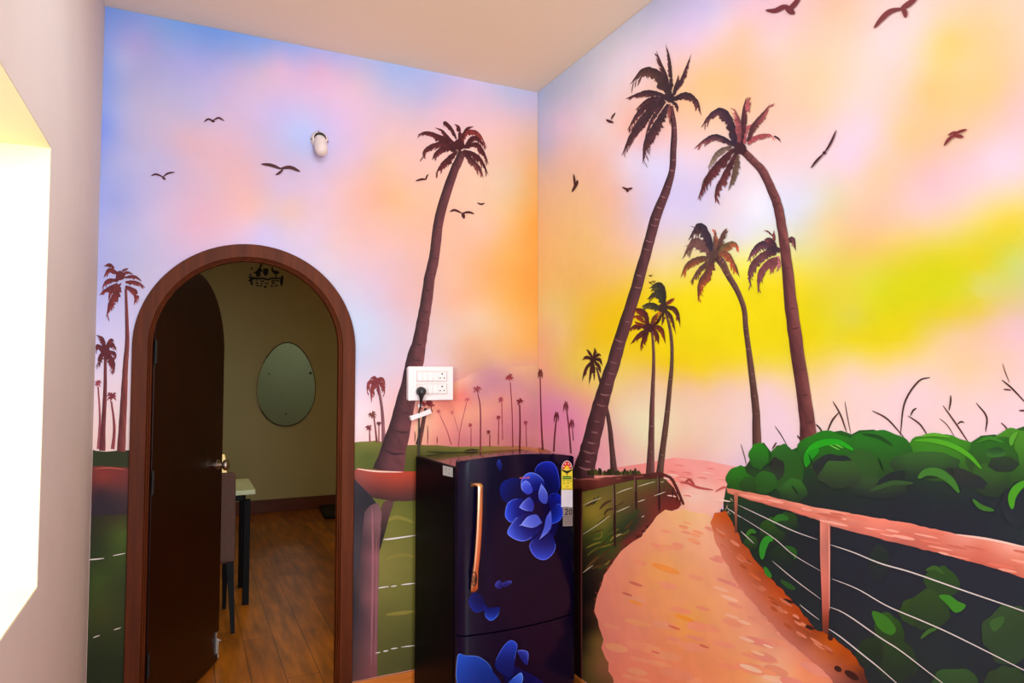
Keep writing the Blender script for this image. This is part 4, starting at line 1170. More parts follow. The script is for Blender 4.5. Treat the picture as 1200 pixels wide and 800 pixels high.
palm(WR, mural_r, [(838, 299, 4.5), (846, 308, 4.5), (853, 322, 3.6), (861, 335, 3.3), (868, 350, 3), (872.5, 365, 3), (874, 385, 3), (876, 400, 3.2), (880, 430, 3.6), (883, 455, 4), (886, 485, 4.6), (887, 527, 5.4)],
     [([(836, 298), (829, 277), (821, 265), (814, 271), (806, 282)], 13, ((50, 40, 54), (90, 58, 56))), ([(837, 296), (838, 280), (838, 268)], 7, ((90, 70, 66), (222, 92, 48))), ([(839, 296), (845, 280), (849, 271), (852, 267)], 6), ([(833, 298), (824, 287), (812, 284), (799, 304)], 14, ((104, 70, 68), (120, 82, 72))), ([(833, 301), (817, 304), (805, 311), (797, 326)], 9, ((88, 62, 56), (196, 92, 40))), ([(833, 304), (820, 316), (808, 332)], 7), ([(836, 305), (828, 321), (820, 335), (818, 355)], 11, ((88, 54, 52), (200, 84, 34))), ([(838, 299), (849, 289), (860, 285), (866, 290)], 9, ((92, 84, 56), (226, 88, 52))), ([(840, 298), (851, 297), (859, 309), (864, 322)], 9, ((120, 74, 56), (222, 92, 46))), ([(856, 303), (862, 312), (867, 326)], 3.5), ([(843, 306), (848, 314), (852, 323)], 4)],
     ((84, 58, 54), (130, 80, 56)), ((66, 42, 40), (96, 62, 56), (120, 84, 72)), 'mid-height painted palm left of the curved one', ring=(150, 110, 100), rstep=14, heart=(836, 299, 6))
palm(WR, mural_r, None,
     [([(909, 291), (895, 286), (884, 293), (875, 307)], 11, ((60, 40, 56), (150, 84, 84))), ([(910, 296), (897, 297), (884, 308), (878, 322), (881, 338)], 10, ((92, 52, 58), (132, 82, 84))), ([(911, 302), (901, 308), (890, 322), (888, 345)], 10, ((112, 58, 62), (140, 80, 80))), ([(910, 290), (902, 281), (895, 281)], 9, ((66, 42, 52), (156, 80, 84))), ([(906, 277), (900, 271), (894, 270)], 2), ([(908, 282), (907, 276), (907, 269)], 4, ((120, 60, 66), (150, 76, 80))), ([(921, 283), (929, 280), (933, 295)], 7), ([(920, 284), (923, 290), (925, 298)], 7, ((110, 62, 56), (150, 90, 70))), ([(911, 304), (905, 312), (902, 322)], 6, ((140, 70, 74), (160, 86, 88))), ([(912, 300), (913, 310), (914, 315)], 6, ((190, 110, 110), (200, 130, 130))), ([(914, 292), (904, 292), (897, 292)], 10, ((60, 40, 54), (80, 50, 58)))],
     ((84, 50, 56), (150, 84, 84)), None, 'painted palm crown half hidden behind the curved trunk', layer=1)
palm(WR, mural_r, [(780, 366, 1.3), (784, 380, 1.6), (786.5, 395, 1.9), (787.5, 412, 2), (787, 430, 2.2), (785, 452, 2.6), (780, 500, 3.3), (776, 530, 3.6), (773, 556, 4.4)],
     [([(778, 360), (776, 342), (772, 333), (760, 338)], 12, ((46, 40, 36), (60, 66, 44))), ([(776, 350), (768, 344), (758, 351)], 8, ((50, 52, 38), (90, 60, 40))), ([(775, 362), (762, 357), (751, 359)], 9, ((50, 46, 36), (96, 92, 50))), ([(779, 357), (786, 352), (791, 349)], 5, ((110, 44, 34), (190, 70, 30))), ([(780, 359), (790, 361), (795, 370), (797, 384)], 6), ([(780, 363), (787, 372), (792, 392)], 5), ([(777, 366), (777, 374), (775, 382)], 4), ([(775, 367), (771, 376), (768, 381)], 3.5)],
     ((60, 40, 36), (126, 52, 28)), ((66, 46, 40), (96, 66, 56), (110, 76, 62)), 'slim painted palm, right one of the close pair', ring=(150, 116, 96), rstep=18, heart=(777, 361, 6))
palm(WR, mural_r, [(764, 388, 1.3), (765.5, 405, 1.6), (766, 430, 1.9), (765, 455, 2.4), (764, 480, 2.9), (763, 520, 3.7), (762, 556, 5.2)],
     [([(760, 384), (756, 368), (748, 363), (742, 363)], 9, ((72, 28, 34), (150, 56, 30))), ([(757, 379), (748, 371), (739, 372)], 5, ((110, 44, 24), (196, 76, 20))), ([(757, 381), (748, 379), (743, 376)], 4.5, ((90, 36, 24), (180, 64, 20))), ([(757, 383), (745, 382), (735, 388)], 6), ([(758, 386), (748, 393), (738, 404)], 6), ([(759, 389), (754, 398), (750, 407)], 6), ([(763, 380), (767, 372), (771, 366)], 7, ((90, 50, 26), (190, 80, 20))), ([(764, 382), (769, 378), (774, 374)], 3.5), ([(765, 382), (775, 386), (780, 403)], 7, ((80, 36, 26), (180, 70, 20))), ([(764, 384), (770, 392), (772, 404)], 6)],
     ((66, 26, 32), (130, 50, 26)), ((70, 42, 40), (100, 62, 58), (130, 90, 82)), 'slim painted palm, left one of the close pair', ring=(150, 110, 100), rstep=18, heart=(760, 384, 6))
palm(WR, mural_r, [(699, 430, 1.1), (703, 445, 1.4), (707, 462, 1.8), (711, 480, 2.2), (714.5, 500, 2.6), (717, 525, 3), (720, 556, 4.2)],
     [([(695, 420), (690, 412), (687, 409)], 4), ([(695, 419), (697, 412), (697, 407)], 4), ([(696, 419), (701, 415), (705, 417)], 4), ([(697, 421), (703, 421), (706, 429)], 4.5), ([(697, 423), (702, 429), (704, 438)], 4.5), ([(695, 424), (696, 434), (696, 446)], 4.5), ([(694, 424), (692, 436), (690, 451)], 4), ([(693, 423), (686, 433), (682, 447)], 4.5), ([(693, 420), (687, 418), (682, 422)], 4.5)],
     ((56, 24, 26), (96, 40, 30)), ((56, 36, 36), (86, 56, 54), (104, 70, 66)), 'lowest painted palm, left of the tallest trunk', heart=(695, 421, 4))

# ---- birds
BR = (74, 28, 30)


def bird(wall, parent, strokes, col=BR, label=None):
    mb = MB()
    for pts, w in strokes:
        stroke(mb, wall, pts, w, col, 8, ends=0.15)
    part(mb, 'painted_bird', parent, label)


bird(WB, mural_b, [([(239, 143), (244, 139.5), (250, 141.5)], 1.1), ([(249, 141.5), (256, 138), (263, 141.5)], 1.1), ([(247, 141), (252, 142.5)], 1.4)])
bird(WB, mural_b, [([(177, 206), (183, 204), (192, 207.5)], 1.1), ([(191, 207), (197, 203), (205, 201.5)], 1.1), ([(190, 207), (194, 210.5)], 1.3)])
bird(WB, mural_b, [([(306, 192), (318, 193.5), (330, 198)], 1.9), ([(328, 197.5), (340, 196), (352, 201)], 2.1), ([(332, 198), (328, 202), (323, 205)], 1.5)], label='painted gull above the doorway arch')
bird(WB, mural_b, [([(487, 212), (494, 210), (500, 210)], 1.3), ([(499, 211), (500, 207), (502, 204)], 1)])
bird(WB, mural_b, [([(527, 248), (533, 246), (542, 250)], 1.3), ([(541, 250), (549, 248.5), (556, 250.5)], 1.3), ([(542, 249), (544, 256)], 2)])
bird(WB, mural_b, [([(559, 237.5), (563, 239), (566, 239.5)], 0.9), ([(563, 239.5), (568, 238)], 0.9)])
bird(WR, mural_r, [([(721, 132), (718, 136), (716, 140)], 1), ([(710, 140), (714, 142), (719, 143.5)], 1.6)])
bird(WR, mural_r, [([(672, 204), (673, 211), (673, 218)], 1.2), ([(677, 211), (675, 216), (670, 225)], 1.8)])
bird(WR, mural_r, [([(729, 219), (733, 221), (736, 222)], 1.2), ([(735, 222), (738, 221), (741, 220)], 1.2), ([(735, 220), (735, 225)], 1.7)])
bird(WR, mural_r, [([(897, 12), (908, 12.5), (918, 8), (926, 8)], 3), ([(922, 13), (930, 6), (938, -4)], 3), ([(920, 9), (926, 13), (931, 16)], 3.6)], (112, 40, 48), 'painted bird at the top edge, left of the largest bird')
bird(WR, mural_r, [([(1024, 33), (1034, 21), (1044, 13), (1058, 10)], 3.2), ([(1055, 11), (1064, 5), (1076, -4)], 3.4), ([(1056, 9), (1060, 14), (1061, 21)], 3)], (122, 46, 48), 'largest painted bird at the top edge')
bird(WR, mural_r, [([(950, 197), (957, 188), (966, 179)], 1.3), ([(966, 179), (973, 168), (980, 152)], 1.3), ([(964, 180), (968, 178)], 2)], (66, 24, 36))
bird(WR, mural_r, [([(1106, 171), (1112, 163), (1119, 158)], 1.9), ([(1117, 158), (1125, 154), (1133, 151.5)], 1.8), ([(1111, 158.5), (1116, 156), (1121, 154)], 1.6), ([(1117, 159), (1124, 159.5), (1129, 160.5)], 2.2)], (128, 46, 46))
for k, (x, y) in enumerate(((762, 322), (757, 327), (766, 329), (770, 327), (755, 330), (762, 330))):
    if k in (0, 2, 5):
        bird(WR, mural_r, [([(x - 2, y), (x, y + 1.2), (x + 2, y - .4)], 0.7)], (90, 66, 24))

# ---- bare twigs over the hedge
TW = [[(908, 499), (915, 509), (923, 523)], [(976, 470), (985, 486), (992, 506)], [(983, 483), (975, 493), (969, 507)], [(990, 470), (993, 488), (997, 508)], [(956, 497), (961, 502), (965, 510)], [(1022, 481), (1040, 491), (1059, 512)], [(1055, 510), (1060, 472), (1076, 447), (1090, 442)], [(1064, 487), (1078, 497), (1088, 512)], [(1067, 487), (1070, 481), (1074, 478)], [(1105, 475), (1120, 496), (1136, 520)], [(1112, 481), (1114, 470), (1114, 463)], [(1101, 490), (1110, 498), (1119, 512)], [(1144, 472), (1156, 488), (1155, 506)], [(1173, 495), (1180, 503), (1179, 515)], [(1174, 445), (1186, 455), (1202, 472)], [(1175, 426), (1178, 436), (1183, 448)], [(1122, 497), (1126, 494), (1130, 495)], [(1176, 456), (1185, 457)], [(1194, 481), (1204, 481)], [(910, 518), (905, 526)], [(934, 510), (939, 516)], [(868, 520), (872, 533), (875, 546)]]
for k, tpts in enumerate(TW):
    m = MB()
    stroke(m, WR, tpts, 0.6 if k in (0, 3, 11, 21, 15) else 1.05, (96, 62, 58) if k % 2 else (70, 42, 40), 2, ends=0.35)
    part(m, 'painted_twig', mural_r)

# ------------------------------------------------------------------ fixtures on the back wall


def onback(px, py, y=YB):
    r = ray(px, py)
    k = y / r[1]
    return r[0] * k, CAM_Z + r[2] * k


WALLF = YB - 0.0040     # face of the painted wall

sx0, sz1 = onback(476, 430)
sx1, sz0 = onback(526.5, 467.5)
sb = empty('switch_board', ((sx0 + sx1) / 2, WALLF, sz0), 'white electrical switchboard with black plug, mounted on the painted wall', 'switchboard')
hw, hh = (sx1 - sx0) / 2, sz1 - sz0
MB().box(-hw, hw, -0.034, 0, 0, hh).build('back_box', M['white_plastic'], sb, bevel=0.004)
MB().box(-hw - 0.003, hw + 0.003, -0.044, -0.032, -0.003, hh + 0.003).build('cover_plate', M['white_plastic'], sb, bevel=0.004, seg=3)
for zz in (0.085, 0.026):
    zz = zz * hh / 0.152
    mh = 0.050 * hh / 0.152
    f = MB()
    x0, x1 = -hw + 0.036, hw - 0.030
    for (a, b, c, d) in ((x0, x1, zz, zz + 0.003), (x0, x1, zz + mh - 0.003, zz + mh), (x0, x0 + 0.003, zz, zz + mh), (x1 - 0.003, x1, zz, zz + mh)):
        f.box(a, b, -0.048, -0.0435, c, d)
    f.build('module_frame', M['warm_plastic'], sb, bevel=0.001)
    n = 4
    w = (x1 - x0 - 0.006 - 0.046) / n
    for k in range(n):
        if zz < 0.05 and k == 0:
            continue
        a = x0 + 0.004 + k * w
        sw = MB()
        v = [(a, -0.0435, zz + .004), (a + w - .002, -0.0435, zz + .004), (a + w - .002, -0.0435, zz + mh - .004), (a, -0.0435, zz + mh - .004), (a, -0.050, zz + .004), (a + w - .002, -0.050, zz + .004), (a + w - .002, -0.0455, zz + mh - .004), (a, -0.0455, zz + mh - .004)]
        sw.add(v, [(0, 1, 2, 3), (4, 7, 6, 5), (0, 4, 5, 1), (1, 5, 6, 2), (2, 6, 7, 3), (3, 7, 4, 0)])
        sw.build('rocker_switch', M['white_plastic'], sb, bevel=0.001)
    so = MB()
    so.box(x1 - 0.048, x1 - 0.004, -0.047, -0.0435, zz + .004, zz + mh - .004)
    socket = so.build('socket', M['white_plastic'], sb, bevel=0.001)
    h = MB()
    cx_ = x1 - 0.026
    for (dx, dz, r) in ((0, 0.011, 0.0042), (-0.010, -0.009, 0.0034), (0.010, -0.009, 0.0034)):
        h.lathe((cx_ + dx, -0.0465, zz + mh / 2 + dz), (0, -1, 0), [(0, r), (0.001, r)], 12)
    h.build('socket_hole', M['hole'], socket)

# plug + cord going down behind the refrigerator
px_, pz_ = onback(493, 459, YB - 0.06)
pl = empty('power_plug', (px_, WALLF, pz_), 'black plug in the lower socket with cord hanging behind the refrigerator', 'plug')
g = MB()
prof = [(0, 0.022), (0.012, 0.023), (0.03, 0.021), (0.042, 0.013), (0.044, 0.004)]
g.lathe((0, -0.0505, 0.002), (0, -1, 0), prof, 24)
g.tube([(0, -0.066, 0.0), (0, -0.066, -0.020), (0, -0.064, -0.034), (0, -0.060, -0.046)], [0.015, 0.012, 0.008, 0.006], 12)
g.build('plug_body', M['black_plastic'], pl, smooth=True)
g = MB()
g.tube(catmull([(0, -0.060, -0.042), (0.002, -0.045, -0.075), (0.004, -0.014, -0.11), (0.007, -0.012, -0.16), (0.005, -0.012, -0.26), (0.012, -0.014, -0.38), (0.05, -0.02, -0.55)], 30), 0.0042, 8)
g.build('cord', M['black_plastic'], pl, smooth=True)
g = MB()
g.box(-0.008, 0.010, -0.045, -0.041, -0.075, -0.058)
g.build('cord_tag', M['white_plastic'], pl, bevel=0.001)['label'] = 'small white tag on the cord'

a0, z0 = onback(480.5, 489.5)
a1, z1 = onback(502.5, 481.5)
cs = empty('cable_clip', ((a0 + a1) / 2, WALLF, (z0 + z1) / 2), 'white tilted plastic strip holding the cord below the switchboard', 'cable clip')
cs.rotation_euler = (0, -math.atan2(z1 - z0, a1 - a0), 0)
L_ = math.hypot(a1 - a0, z1 - z0) / 2 + 0.004
MB().box(-L_, L_, -0.021, -0.017, -0.012, 0.012).build('strip', M['white_plastic'], cs, bevel=0.002)
g = MB()
g.box(-L_, -L_ + 0.012, -0.018, 0, -0.011, 0.011)
g.build('clip_foot', M['white_plastic'], cs)
MB().box(L_ - 0.012, L_, -0.018, 0, -0.011, 0.011).build('clip_foot', M['white_plastic'], cs)

# batten lamp holder
lx, lz = onback(374, 166)
lh = empty('wall_fitting', (lx, WALLF, lz), 'small white round wall fitting with a blunt downward barrel on the painted sky', 'wall fitting')
sc = 0.040
MB().lathe((0, 0, 0.006), (0, -1, 0), [(0, sc), (0.006, sc), (0.014, sc * 0.86), (0.018, sc * 0.8), (0.020, 0.001)], 32).build('mounting_base', M['warm_plastic'], lh, smooth=True)
ax = Vector((0.03, -0.50, -0.86)).normalized()
g = MB()
g.lathe((0, -0.012, 0.004), ax, [(0, 0.026), (0.02, 0.029), (0.05, 0.030), (0.072, 0.028), (0.084, 0.023), (0.091, 0.013), (0.093, 0.003)], 32)
g.build('socket_barrel', M['warm_plastic'], lh, smooth=True)
g = MB()
pts = [(0.026 * math.cos(a), -0.023, 0.004 + 0.026 * math.sin(a)) for a in [math.pi * (0.03 + 0.94 * i / 16) for i in range(17)]]
g.tube(pts, [0.002 + 0.0035 * math.sin(math.pi * i / 16) for i in range(17)], 8)
g.build('dark_gap', M['hole'], lh, smooth=True)['label'] = 'dark crescent gap above the barrel'
for a in (100, 185, 350):
    g = MB()
    g.lathe((sc * .9 * math.cos(R(a)), -0.010, 0.006 + sc * .9 * math.sin(R(a))), (0, -1, 0), [(0, 0.004), (0.004, 0.0035), (0.005, 0.001)], 10)
    g.build('screw', M['hole'], lh)

# ------------------------------------------------------------------ refrigerator
FPHI = R(4.0)
FO = Vector((1.0257, 2.715, 0.0))
fridge = empty('refrigerator', FO, 'dark blue single-door refrigerator with printed blue flowers and copper handle', 'refrigerator', FPHI)
FWD, FDP, FZT = 0.58, 0.44, 1.118
FINV = inv_of(fridge)
CAML = FINV @ Vector((0, 0, CAM_Z))


def fray(px, py):
    r = ray(px, py)
    return FINV.to_3x3() @ Vector(r)


def yfront(x):
    u = (x - FWD / 2) / (FWD / 2)
    return -0.052 - 0.036 * (1 - u * u)


def on_door(px, py, off=0.0):
    d = fray(px, py)
    k = (-0.07 - CAML.y) / d.y
    for _ in range(12):
        p = CAML + d * k
        k = (yfront(min(max(p.x, 0), FWD)) - off - CAML.y) / d.y
    p = CAML + d * k
    return (p.x, p.y, p.z)


def on_side(px, py, off=0.0):
    d = fray(px, py)
    k = (-off - CAML.x) / d.x
    p = CAML + d * k
    return (p.x, p.y, p.z)


g = MB()
g.box(0, FWD, 0.0, FDP, 0.045, FZT - 0.004)
g.build('cabinet', M['cabinet'], fridge, bevel=0.006, seg=2)
MB().box(0.006, FWD - 0.006, 0.004, FDP - 0.006, FZT - 0.005, FZT).build('top_panel', M['fridge_top'], fridge, bevel=0.002)
g = MB()
for (x, y) in ((0.06, 0.05), (FWD - 0.06, 0.05), (0.06, FDP - 0.05), (FWD - 0.06, FDP - 0.05)):
    MB().lathe((x, y, 0), (0, 0, 1), [(0, 0.022), (0.02, 0.022), (0.03, 0.014), (0.05, 0.014)], 16).build('foot', M['black_plastic'], fridge)
MB().box(0.012, FWD - 0.012, -0.014, 0.001, 0.07, FZT - 0.02).build('door_gasket', M['black_plastic'], fridge)
ZSEAM = 0.432


def door_shell(z0, z1, rt, rb, dome):
    nx, nz = 28, 24
    mb = MB()
    rows = []
    zs = [z0 + (z1 - z0) * j / nz for j in range(nz + 1)]
    ex = [z1 - rt * t for t in (0.05, 0.15, 0.3, 0.5, 0.75)] if rt else []
    ex += [z0 + rb * t for t in (0.05, 0.15, 0.3, 0.5, 0.75)] if rb else []
    zs = sorted(set(zs + ex))
    for z in zs:
        ins = 0.0
        if rt and z > z1 - rt:
            q = (z - (z1 - rt)) / rt
            ins = rt * (1 - math.sqrt(max(0, 1 - q * q)))
        if rb and z < z0 + rb:
            q = ((z0 + rb) - z) / rb
            ins = max(ins, rb * (1 - math.sqrt(max(0, 1 - q * q))))
        rows.append((z, ins))
    fr_, bk = [], []
    for (z, ins) in rows:
        for i in range(nx + 1):
            il = ins * 0.25
            x = il + (FWD - ins - il) * i / nx
            u = (x - FWD / 2) / (FWD / 2)
            ud = (x - 0.25) / 0.33
            zz = z + dome * (1 - ud * ud) * max(0, (z - z0) / (z1 - z0) - 0.5) * 2
            edge = 0.012 * (1 - min(1, min(x, FWD - x) / 0.012)) ** 2
            fr_.append((x, yfront(x) + edge, zz))
            bk.append((x, -0.013, zz))
    nr = len(rows)
    W_ = nx + 1
    f = []
    K_ = len(fr_)
    for j in range(nr - 1):
        for i in range(nx):
            a = j * W_ + i
            f.append((a, a + 1, a + W_ + 1, a + W_))
            f.append((K_ + a, K_ + a + W_, K_ + a + W_ + 1, K_ + a + 1))
        for i in (0, nx):
            a = j * W_ + i
            f.append((a, a + W_, K_ + a + W_, K_ + a))
    for j in (0, nr - 1):
        for i in range(nx):
            a = j * W_ + i
            f.append((a, a + 1, K_ + a + 1, K_ + a))
    mb.add(fr_ + bk, f)
    return mb


door = door_shell(ZSEAM + 0.003, 1.132, 0.022, 0, 0.030).build('fridge_door', M['fridge_door'], fridge, smooth=True, bevel=0.0)
drawer = door_shell(0.06, ZSEAM - 0.003, 0, 0.02, 0.0).build('fridge_drawer', M['fridge_door'], fridge, smooth=True)


def petal(mb, pts, dark, light, rim, c0, off, rimw=0.9):
    """flat printed petal; colour runs from dark at c0 (the flower's heart) to light at the far edge"""
    poly = [tuple(p) for p in closed_smooth(pts, 4)]
    P, F = area2d(poly, 2.2)
    B = np.array(poly)
    d0 = np.linalg.norm(P - np.array(c0), axis=1)
    lo, hi = d0.min(), d0.max()
    k = ((d0 - lo) / (hi - lo + 1e-6)) ** 2.0
    C = np.array(dark) * (1 - k[:, None]) + np.array(light) * k[:, None]
    mb.add([on_door(p[0], p[1], off) for p in P], F, [tuple(c) for c in C])
    # bright thin rim on the outer edge
    n = len(B)
    d1 = np.linalg.norm(B - np.array(c0), axis=1)
    th = d1.min() + 0.45 * (d1.max() - d1.min())
    cen = B.mean(0)
    vs_, fs, cc = [], [], []
    for i in range(n):
        j = (i + 1) % n
        if d1[i] > th and d1[j] > th:
            q = []
            for t in (i, j):
                w = rimw * min(1, (d1[t] - th) / (d1.max() - th + 1e-6) + 0.3)
                e = (cen - B[t]) / (np.linalg.norm(cen - B[t]) + 1e-6)
                q += [B[t], B[t] + e * w]
            b = len(vs_)
            vs_ += [on_door(p[0], p[1], off + 0.0001) for p in q]
            cc += [tuple(rim), tuple(light)] * 2
            fs.append((b, b + 2, b + 3, b + 1))
    if vs_:
        mb.add(vs_, fs, cc)


H = (640, 596)
flower = MB()
petal(flower, [(606, 600), (616, 580), (634, 566), (650, 572), (657, 590), (655, 612), (648, 630), (634, 640), (616, 628)], (16, 8, 52), (14, 18, 96), (14, 18, 96), (640, 596), .0002, .1)
petal(flower, [(627, 553), (630, 545), (637, 541), (646, 541), (652, 547), (655, 558), (656, 568), (654, 577), (648, 582), (642, 577), (636, 566)], (8, 10, 66), (24, 38, 176), (70, 96, 226), (630, 580), .0006)
petal(flower, [(588, 566), (600, 560), (614, 562), (622, 572), (618, 584), (604, 590), (592, 588), (586, 578)], (12, 10, 50), (12, 26, 110), (16, 34, 120), H, .0005, .4)
petal(flower, [(644, 600), (655, 590), (660, 600), (658, 607), (654, 611), (646, 613)], (14, 22, 110), (30, 62, 212), (80, 106, 236), H, .0007)
petal(flower, [(644, 580), (654, 578), (660, 588), (658, 598), (648, 600), (643, 590)], (14, 14, 90), (16, 34, 170), (40, 60, 200), H, .0006, .5)
petal(flower, [(613.5, 558), (619, 554), (626, 554), (633, 558), (638, 565), (638, 571), (633, 573), (627, 575), (618, 579), (612, 574), (610.6, 568), (611, 563)], (14, 18, 100), (60, 86, 222), (122, 146, 246), (632, 590), .0008)
petal(flower, [(611, 568), (616, 563), (622, 568), (624, 576), (618, 579), (612, 574)], (46, 58, 176), (84, 106, 232), (140, 160, 250), (626, 584), .0009)
petal(flower, [(592, 600), (595, 589.5), (603.5, 584.5), (613.5, 584.5), (611, 592), (617, 599), (605, 606.5), (599, 612), (593, 607)], (10, 14, 90), (44, 76, 224), (104, 132, 244), H, .0008)
petal(flower, [(608.6, 594), (608.6, 594), (614, 587), (620.6, 582), (621, 582), (625.5, 589.5), (624, 598.7), (613.5, 597)], (40, 46, 150), (110, 130, 246), (150, 166, 252), (630, 590), .0010)
petal(flower, [(594.4, 623.5), (602, 610.7), (612, 602.5), (624, 602), (617, 611), (634.7, 618), (623.4, 629), (613.5, 634), (602, 631)], (14, 14, 84), (72, 98, 234), (126, 148, 250), (634, 604), .0007)
petal(flower, [(621, 637), (630, 628), (640, 622), (648, 628), (651, 640), (647, 650), (638, 656), (628, 653), (622, 645)], (18, 16, 80), (56, 76, 214), (112, 130, 244), (640, 616), .0006)
petal(flower, [(610, 615), (610.3, 615), (619, 605), (629, 603), (635, 612), (635.3, 612.2), (625, 618)], (70, 84, 196), (130, 150, 248), (160, 176, 255), (636, 606), .0011)
petal(flower, [(633, 631), (633, 630.6), (637.6, 618), (640, 606.5), (645, 599), (645.2, 599.2), (646.5, 609), (644.6, 620.6)], (66, 80, 196), (112, 134, 244), (160, 176, 255), (640, 612), .0011)
petal(flower, [(634.4, 567), (634.7, 567.3), (640, 575), (642, 582), (640, 590), (633, 587), (631, 579)], (60, 70, 176), (104, 128, 240), (150, 170, 255), (636, 594), .0010)
area_pts = [(616, 598), (630, 588), (636, 592), (638, 604), (632, 604)]
P, F = area2d(area_pts, 3)
flower.add([on_door(p[0], p[1], .0004) for p in P], F, [(26, 12, 46)] * len(P))
o = flower.build('flower_print', M['print'], door, recalc=False)
o['label'] = 'printed blue magnolia-like blossom on the door'
flower = MB()
petal(flower, [(567, 707), (573, 712), (585, 711), (584, 720), (576, 727), (569, 722)], (14, 20, 90), (30, 72, 196), (80, 120, 230), (576, 700), .0006)
petal(flower, [(549, 705), (556, 694), (566, 700), (567, 714), (556, 717)], (14, 14, 66), (20, 34, 120), (30, 44, 130), (566, 700), .0005, .5)
flower.build('flower_print', M['print'], door, recalc=False)['label'] = 'printed dim blue petals under the handle'
flower = MB()
petal(flower, [(580, 686), (584, 680), (590, 684), (586, 690)], (26, 22, 84), (56, 62, 156), (70, 80, 170), (594, 690), .0006, .4)
petal(flower, [(588, 684), (596, 680), (600, 682), (592, 688)], (26, 22, 84), (56, 62, 156), (70, 80, 170), (594, 690), .0007, .4)
flower.build('flower_print', M['print'], door, recalc=False)
flower = MB()
petal(flower, [(582, 544), (585, 538), (588, 546), (586, 552)], (14, 18, 80), (34, 50, 140), (50, 70, 170), (584, 556), .0006, .4)
flower.build('flower_print', M['print'], door, recalc=False)
H2 = (592, 812)
fl2 = MB()
petal(fl2, [(590, 778), (606, 782), (632, 796), (646, 812), (600, 812)], (10, 10, 60), (16, 18, 96), (24, 28, 120), H2, .0005, .4)
petal(fl2, [(588, 760), (598, 750), (606, 755), (604, 768), (602, 784), (598, 793), (586, 788), (580, 778)], (12, 20, 84), (32, 64, 190), (92, 122, 236), H2, .0007)
petal(fl2, [(607, 762), (618, 763), (619, 772), (617, 779), (610, 771)], (24, 30, 110), (50, 70, 186), (112, 136, 240), (604, 780), .0006)
petal(fl2, [(536, 769), (546, 768), (560, 769), (572, 777), (578, 787), (586, 798), (590, 812), (540, 812)], (14, 34, 110), (32, 76, 190), (104, 156, 236), (580, 815), .0008)
petal(fl2, [(596, 800), (603, 793), (611, 788), (612, 799), (600, 808)], (34, 66, 170), (66, 116, 230), (130, 170, 250), H2, .0010)
fl2.build('flower_print', M['print'], drawer, recalc=False)['label'] = 'printed blue petals on the lower drawer'

# energy rating sticker (machine code left blank)
lb = MB()


def lpoly(pts, col, off):
    lb.add([on_door(x, y, off) for x, y in pts], [tuple(range(len(pts)))], col)


def lstroke(pts, w, col, off):
    for (a, b) in zip(pts[:-1], pts[1:]):
        d = np.array(b, float) - np.array(a, float)
        L2 = np.linalg.norm(d)
        n_ = np.array([-d[1], d[0]]) / L2 * w
        e = d / L2 * w
        lpoly([tuple(a + n_ - e), tuple(b + n_ + e), tuple(b - n_ + e), tuple(a - n_ - e)], col, off)


lpoly([(658, 549.5), (670.8, 549.5), (671, 574), (658, 574)], (238, 216, 62), .0010)
lpoly([(657.8, 574), (671, 574), (671, 594), (657.8, 594)], (226, 218, 226), .0010)
lpoly([(659.6, 593.5), (671, 593.5), (671, 616), (659.6, 616.5)], (148, 132, 130), .0009)
lpoly([(658, 549.5)] + [(664.4 - 6.4 * math.cos(a), 549.5 - 10 * math.sin(a)) for a in [math.pi * i / 14 for i in range(15)]], (228, 222, 214), .0010)
lpoly([(658.6, 549.3)] + [(664.4 - 5.8 * math.cos(a), 549.3 - 9 * math.sin(a)) for a in [math.pi * i / 14 for i in range(15)]], (212, 40, 30), .0012)
lpoly([(664.4 - 2.9 * math.cos(a), 549.4 - 4 * math.sin(a)) for a in [math.pi * i / 10 for i in range(11)]], (246, 200, 50), .0014)
for a in (28, 66, 114, 152):
    cx_, cy_ = 664.4 - 4.4 * math.cos(R(a)), 549.3 - 6.6 * math.sin(R(a))
    lpoly([(cx_ + (1.1 if k % 2 == 0 else .5) * math.sin(2 * math.pi * k / 10), cy_ - (1.3 if k % 2 == 0 else .6) * math.cos(2 * math.pi * k / 10)) for k in range(10)], (250, 240, 226), .0014)
lpoly([(658.4, 549.4), (662, 551), (664.4, 551.6), (667, 551), (670.4, 549.4), (670.4, 551), (667.5, 553), (664.4, 555), (661.4, 553), (658.4, 551)], (24, 22, 28), .0014)
lstroke([(664.4, 555), (664.4, 557)], .4, (40, 34, 30), .0013)
for (x0, x1, y) in ((660, 669, 558.5), (660, 669, 560.6)):
    lstroke([(x0, y), (x1, y)], .8, (52, 118, 46), .0013)
for (x0, x1, y) in ((660, 662, 563), (664.5, 666.5, 563), (668, 669.5, 563.5), (660, 661.5, 566), (664.5, 667, 566), (664, 665.6, 570), (659, 670, 573)):
    lstroke([(x0, y), (x1, y)], .35, (96, 84, 40), .0013)
lstroke([(662.4, 597.2), (663.4, 596.2), (664.8, 596.4), (665.3, 597.8), (664.6, 599.4), (662.4, 602.6), (665.6, 602.6)], .55, (34, 28, 30), .0013)
lstroke([(668, 596.4), (669.2, 596.4), (669.8, 598), (669.8, 601), (669.2, 602.6), (668, 602.6), (667.3, 601), (667.3, 598), (668, 596.4)], .5, (34, 28, 30), .0013)
for y in (605.5, 608, 610.5, 613):
    lstroke([(661.5, y), (670, y)], .3, (96, 84, 84), .0012)
o = lb.build('energy_label', M['label'], door, recalc=False)
o['label'] = 'yellow star rating sticker with white and grey panels'
mk = MB()


def mstroke(pts, w, col):
    for (a, b) in zip(pts[:-1], pts[1:]):
        mk.add([on_door(a[0], a[1] - w, .0013), on_door(b[0], b[1] - w, .0013), on_door(b[0], b[1] + w, .0013), on_door(a[0], a[1] + w, .0013)], [(0, 1, 2, 3)], col)


